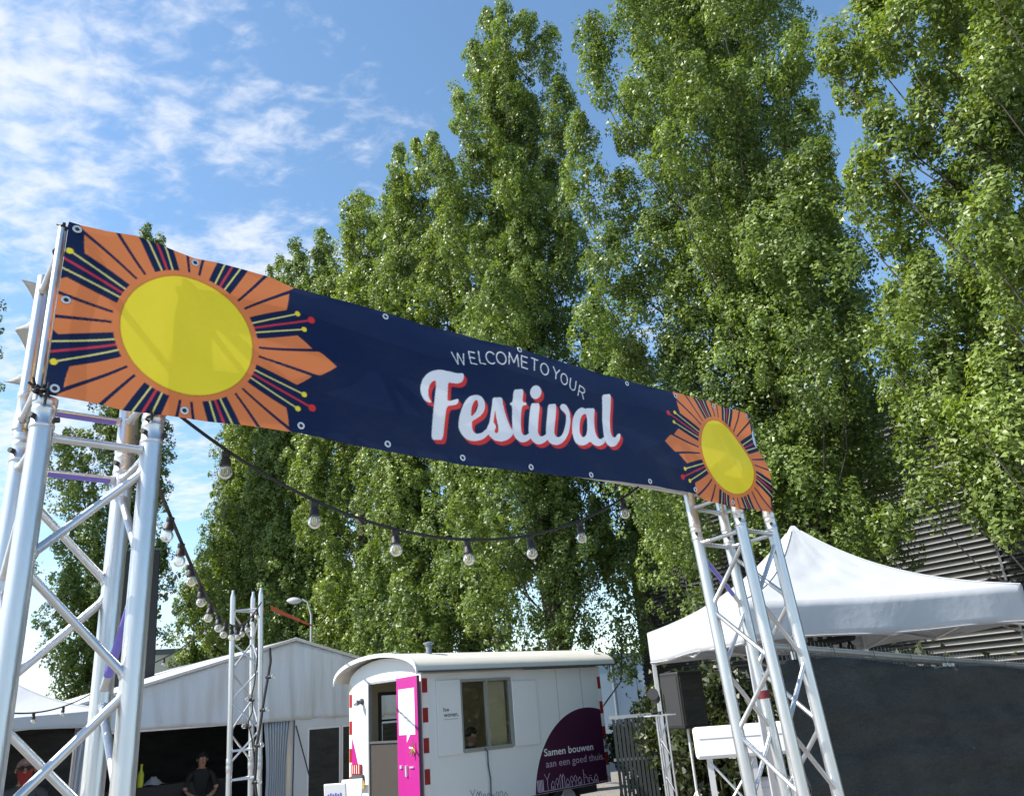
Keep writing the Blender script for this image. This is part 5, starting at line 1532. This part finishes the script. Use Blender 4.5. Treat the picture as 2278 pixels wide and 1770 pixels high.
for k in range(3):
    a = k * 2.094 + .5
    MB().tube([(0, 0, .65), (.42 * math.cos(a), .42 * math.sin(a), .01)], .013, 8).build('leg', M['alu_white'], stn, True)
q0, q1 = at_r(1462, 1592, 9.25), at_r(1500, 1770, 9.25)
mt0 = empty('truss_stand', (float(q0[0]) + .03, float(q0[1]), 0), math.radians(10)); tag(mt0, 'narrow silver truss stand with top plate beside the canopy leg', 'stand')
mz = float(q0[2])
pos3 = [(-.055, -.04), (.055, -.04), (0, .06)]
for (a, b_) in pos3:
    MB().tube([(a, b_, 0.01), (a, b_, mz)], .013, 10).build('chord', M['alu'], mt0, True)
for i in range(3):
    A, B = pos3[i], pos3[(i + 1) % 3]
    z = mz - .06; sd2 = i % 2
    while z > .2:
        s, e = (A, B) if sd2 else (B, A)
        MB().tube([(*s, z), (*e, z - .17)], .005, 6, False).build('brace', M['alu'], mt0, True); z -= .175; sd2 = 1 - sd2
MB().box(-.14, .14, -.11, .13, mz, mz + .012).build('top_plate', M['alu_white'], mt0)
MB().box(-.18, .18, -.15, .18, 0, .01).build('base_plate', M['steel'], mt0)
sl = empty('spotlight', (float(q0[0]) + .03, float(q0[1]), mz + .012), math.radians(-30)); tag(sl, 'small black spotlight clamped on the narrow truss stand', 'spotlight')
MB().lathe([(.05, 0), (.055, .12), (.06, .2), (.05, .2)], (0, -.06, .16), (.25, -.9, .25), 14).build('housing', M['blackpanel'], sl, True)
MB().tube([(-.07, 0, .2), (-.07, 0, .03), (.07, 0, .03), (.07, 0, .2)], .008, 6).build('yoke', M['black'], sl)
MB().tube([(0, 0, 0), (0, 0, .03)], .02, 8).build('clamp', M['black'], sl)
# white counter top on white lattice legs
c0, c1 = at_r(1540, 1622, 8.25), at_r(1548, 1690, 8.25)
cn = empty('white_counter', (float(c0[0]), float(c0[1]), 0), math.radians(-10)); tag(cn, 'white bar counter on crossed lattice legs under the pop-up canopy', 'counter')
cz1, cz0 = float(c0[2]), float(c1[2])
bevel(MB().box(0, 1.35, 0, .55, cz0, cz1).build('counter_top', M['white_print'], cn), .03, 2)
MB().box(.05, 1.30, -.004, -.001, cz1 - .09, cz1 - .085).build('groove', M['grey_print'], cn)
for x in (.12, .52, .88, 1.24):
    for y in (.08, .46):
        MB().box(x - .025, x + .025, y - .025, y + .025, 0, cz0).build('leg', M['alu_white'], cn)
for x0_, x1_ in ((.12, .52), (.88, 1.24)):
    for (za, zb) in ((cz0 - .03, .62), (.62, cz0 - .03), (.58, .1), (.1, .58)):
        MB().tube([(x0_, .06, za), (x1_, .06, zb)], .012, 6).build('cross_brace', M['alu_white'], cn)
cb_ = empty('white_box', (float(c0[0]) + .42, float(c0[1]) + .0, 0), math.radians(-10)); tag(cb_, 'white storage box standing under the white counter', 'box')
bevel(MB().box(0, .42, .1, .45, 0, .88).build('body', M['white_print'], cb_), .015)
MB().box(-.01, .43, .09, .46, .88, .93).build('lid', M['white_print'], cb_)
# stage light bar hung under the canopy
b0, b1 = at_r(1795, 1438, 7.9), at_r(1897, 1415, 8.3)
lbz = empty('light_bar', tuple(b0)); tag(lbz, 'black stage light bar with small clamped lamps hung inside the canopy', 'light bar')
dv = b1 - b0; dl = float(np.linalg.norm(dv)); du_ = dv / dl
MB().tube([(0, 0, 0), tuple(dv)], .035, 8).build('bar', M['blackpanel'], lbz, True)
for k in range(5):
    p = dv * (k + .5) / 5
    MB().box(p[0] - .02, p[0] + .02, p[1] - .02, p[1] + .02, p[2] + .03, p[2] + .075).build('clamp', M['blackpanel'], lbz)
    MB().lathe([(.012, 0), (.02, -.03), (.04, -.05), (.045, -.12), (.03, -.13)], tuple(p - [0, 0, .03]), (0, .15, 1), 10).build('lamp', M['blackpanel'], lbz, True)
MB().tube([tuple(dv / 2 + [0, 0, .07]), (float(3.04 - b0[0]), float(8.6 - b0[1]), 2.55 - float(b0[2]))], .008, 6).build('hanger', M['black'], lbz)

# ------------------------------------------------------------------ people
def person(label, loc, rz, J, shirt, legs, hair, extra=None, H=1.72):
    """J: joint offsets; body is one skinned surface, coloured by region"""
    root = empty('person', loc, rz); tag(root, label, 'person')
    me = bpy.data.meshes.new('body'); bm = bmesh.new()
    names = list(J.keys()); vs_ = {n: bm.verts.new(J[n][0]) for n in names}
    for n in names:
        if J[n][2]: bm.edges.new((vs_[n], vs_[J[n][2]]))
    bm.to_mesh(me); bm.free()
    ob = bpy.data.objects.new('body', me); col.objects.link(ob)
    md = ob.modifiers.new('skin', 'SKIN'); md.use_smooth_shade = True
    for i, n in enumerate(names):
        r = J[n][1]
        me.skin_vertices[0].data[i].radius = (r, r) if not isinstance(r, tuple) else r
        me.skin_vertices[0].data[i].use_root = (n == 'pelvis')
    ob.modifiers.new('sub', 'SUBSURF').render_levels = 2
    ob.modifiers['sub'].levels = 2
    dg = bpy.context.evaluated_depsgraph_get(); dg.update()
    nm = bpy.data.meshes.new_from_object(ob.evaluated_get(dg))
    bpy.data.objects.remove(ob)
    nm.materials.clear()
    for k in ('skin', shirt, legs): nm.materials.append(M[k])
    neck = J['neck'][0][2]; pel = J['pelvis'][0][2]
    elb = [np.array(J[k][0]) for k in ('elbow_l', 'elbow_r')]; wr = [np.array(J[k][0]) for k in ('wrist_l', 'wrist_r')]; sh = [np.array(J[k][0]) for k in ('shoulder_l', 'shoulder_r')]
    def sd3(c, p, q):
        d = q - p; t = np.clip((c - p) @ d / (d @ d), 0, 1); return np.linalg.norm(c - p - t * d)
    for p in nm.polygons:
        c = np.array(p.center); p.use_smooth = True
        mi = 1
        if c[2] > neck - .01: mi = 0
        elif c[2] < pel: mi = 2
        for e, w, s in zip(elb, wr, sh):
            fore = sd3(c, (e * .6 + s * .4), w)
            if fore < .075 and sd3(c, e, w + (w - e) * .8) <= sd3(c, s, e * .55 + s * .45): mi = 0
        p.material_index = mi
    link('body', nm, root)
    hx, hy, hz = J['head'][0]
    cap = MB()
    n1_, n2_ = 14, 8
    v_ = []
    for i in range(n2_):
        ph = math.pi / 2 - i * (math.pi * .60) / (n2_ - 1)
        for k in range(n1_):
            t = 2 * math.pi * k / n1_
            front = max(0, -math.sin(t))
            phh = ph if i < 3 else ph + front * .55 * (i - 2) / 5
            v_.append((hx + .086 * math.cos(phh) * math.cos(t), hy + .012 + .100 * math.cos(phh) * math.sin(t), hz + .022 + .098 * math.sin(phh)))
    cap.add(v_, [(i * n1_ + k, i * n1_ + (k + 1) % n1_, (i + 1) * n1_ + (k + 1) % n1_, (i + 1) * n1_ + k) for i in range(n2_ - 1) for k in range(n1_)])
    solid(cap.build('hair' if hair != 'pink_cap' else 'cap', M[hair], root, True), .012)
    if hair == 'pink_cap':
        MB().add([(hx + .08 * math.cos(t) , hy - .085 - (.09 * math.sin(math.pi * (t - 3.5) / 2.4) if True else 0), hz + .055) for t in np.linspace(3.5, 5.9, 8)] + [(hx - .07, hy - .07, hz + .062), (hx + .07, hy - .07, hz + .062)], [(0, 1, 2, 3, 4, 5, 6, 7, 9, 8)]).build('cap_brim', M[hair], root)
    # face
    MB().tube([(hx, hy - .095, hz + .02), (hx, hy - .118, hz - .022), (hx, hy - .098, hz - .03)], [.009, .015, .008], 8).build('nose', M['skin'], root, True)
    for s in (-1, 1):
        MB().lathe([(.002, -.006), (.012, -.003), (.012, .003), (.002, .006)], (hx + s * .034, hy - .092, hz + .025), (0, 1, 0), 10).build('eye', M['white_print'], root)
        MB().lathe([(.002, -.008), (.007, -.006), (.007, .0)], (hx + s * .034, hy - .094, hz + .025), (0, 1, 0), 10).build('pupil', M['hair'], root)
        MB().lathe([(.004, -.012), (.026, -.004), (.026, .006), (.004, .012)], (hx + s * .088, hy + .01, hz + .0), (1, 0, 0), 10).build('ear', M['skin'], root, True)
    MB().box(hx - .024, hx + .024, hy - .098, hy - .09, hz - .062, hz - .052).build('mouth', M['red_tape'], root)
    # hands: palm and five fingers each
    for wn_, en in (('wrist_l', 'elbow_l'), ('wrist_r', 'elbow_r')):
        w = np.array(J[wn_][0]); d = w - np.array(J[en][0]); d /= np.linalg.norm(d)
        sd3_ = np.cross(d, (0, 0, 1.0)); sd3_ /= np.linalg.norm(sd3_); nn_ = np.cross(sd3_, d)
        hand = MB()
        hand.tube([w, w + d * .03, w + d * .085], [.024, .036, .036], 10)
        for j, (o, ln2) in enumerate(((-.030, .062), (-.010, .076), (.010, .072), (.029, .058))):
            b0_ = w + d * .08 + sd3_ * o
            hand.tube([b0_, b0_ + d * ln2 * .5 - nn_ * .008, b0_ + d * ln2 * .9 - nn_ * .030], [.0095, .0088, .007], 7)
        sg = 1 if wn_.endswith('l') else -1
        b0_ = w + d * .03 + sd3_ * (.030 * sg)
        hand.tube([b0_, b0_ + d * .03 + sd3_ * (.026 * sg) - nn_ * .008, b0_ + d * .058 + sd3_ * (.034 * sg) - nn_ * .018], [.012, .0105, .008], 7)
        hand.build('hand', M['skin'], root, True)
    if extra: extra(root, hx, hy, hz)
    return root
def joints(arm='rest', lean=0.0):
    J = {'pelvis': ((0, 0, .95), (.150, .105), None), 'waist': ((0, -.02 * lean, 1.10), (.135, .095), 'pelvis'), 'chest': ((0, -.10 * lean, 1.30), (.160, .110), 'waist'), 'neckbase': ((0, -.16 * lean, 1.44), (.085, .07), 'chest'), 'neck': ((0, -.18 * lean, 1.50), (.052, .055), 'neckbase'), 'jaw': ((0, -.20 * lean - .015, 1.565), (.066, .082), 'neck'), 'head': ((0, -.21 * lean, 1.635), (.080, .098), 'jaw'), 'crown': ((0, -.21 * lean + .01, 1.70), (.062, .075), 'head')}
    for s, n in ((1, 'l'), (-1, 'r')):
        J['shoulder_' + n] = ((s * .185, -.13 * lean, 1.41), .058, 'neckbase')
        if arm == 'rest':
            J['elbow_' + n] = ((s * .26, -.02, 1.13), .043, 'shoulder_' + n); J['wrist_' + n] = ((s * .25, -.12, .90), .029, 'elbow_' + n)
        else:
            J['elbow_' + n] = ((s * .27, -.16 * lean - .05, 1.14), .045, 'shoulder_' + n); J['wrist_' + n] = ((s * .12, -.16 * lean - .27, 1.06), .030, 'elbow_' + n)
        J['hip_' + n] = ((s * .10, 0, .88), .085, 'pelvis'); J['knee_' + n] = ((s * .11, -.02, .50), .058, 'hip_' + n); J['ankle_' + n] = ((s * .11, .02, .09), .042, 'knee_' + n); J['toe_' + n] = ((s * .12, -.14, .04), .035, 'ankle_' + n)
    return J
pp = at_r(447, 1700, 16.4)
hp = at_r(449, 1688, 16.4)
person('man in black t-shirt leaning on the bar counter inside the frame tent', (float(pp[0]), float(pp[1]), float(hp[2]) - 1.635), math.radians(28), joints('fold', .8), 'shirt_black', 'denim', 'hair')
def mask(root, hx, hy, hz):
    MB().add([(hx - .075, hy - .05, hz - .005), (hx, hy - .125, hz + .0), (hx + .075, hy - .05, hz - .005), (hx + .06, hy - .06, hz - .075), (hx, hy - .115, hz - .085), (hx - .06, hy - .06, hz - .075), (hx, hy - .09, hz - .19)], [(0, 1, 4, 5), (1, 2, 3, 4), (5, 4, 6), (4, 3, 6)]).build('scarf', M['red_cloth'], root)
    for s in (-1, 1):
        MB().lathe([(.004, -.006), (.026, -.004), (.026, .004), (.004, .006)], (hx + s * .036, hy - .105, hz + .022), (s * .3, 1, 0), 12).build('sunglass_lens', M['blackpanel'], root)
    MB().tube([(hx - .085, hy - .02, hz + .028), (hx - .06, hy - .095, hz + .03), (hx, hy - .112, hz + .03), (hx + .06, hy - .095, hz + .03), (hx + .085, hy - .02, hz + .028)], .005, 6).build('sunglass_frame', M['black'], root)
p2 = at_r(57, 1712, 10.6)
person('person in pale cap, sunglasses and red face scarf under the left canopy', (float(p2[0]), float(p2[1]), float(p2[2]) - 1.635), math.radians(30), joints('rest', .3), 'shirt_grey', 'denim', 'pink_cap', mask)
# person seated inside the wagon, only the head shows in the window
wm = Matrix.Translation((-1.645, 12.043, 0)) @ Matrix.Rotation(WY, 4, 'Z')
pw = wm @ Vector((1.20, .50, 0))
person('dark-haired person inside the wagon, head showing in the window', (pw.x, pw.y, 1.38 - 1.635 + .02), WY + math.radians(70), joints('fold', .3), 'shirt_black', 'denim', 'hair')
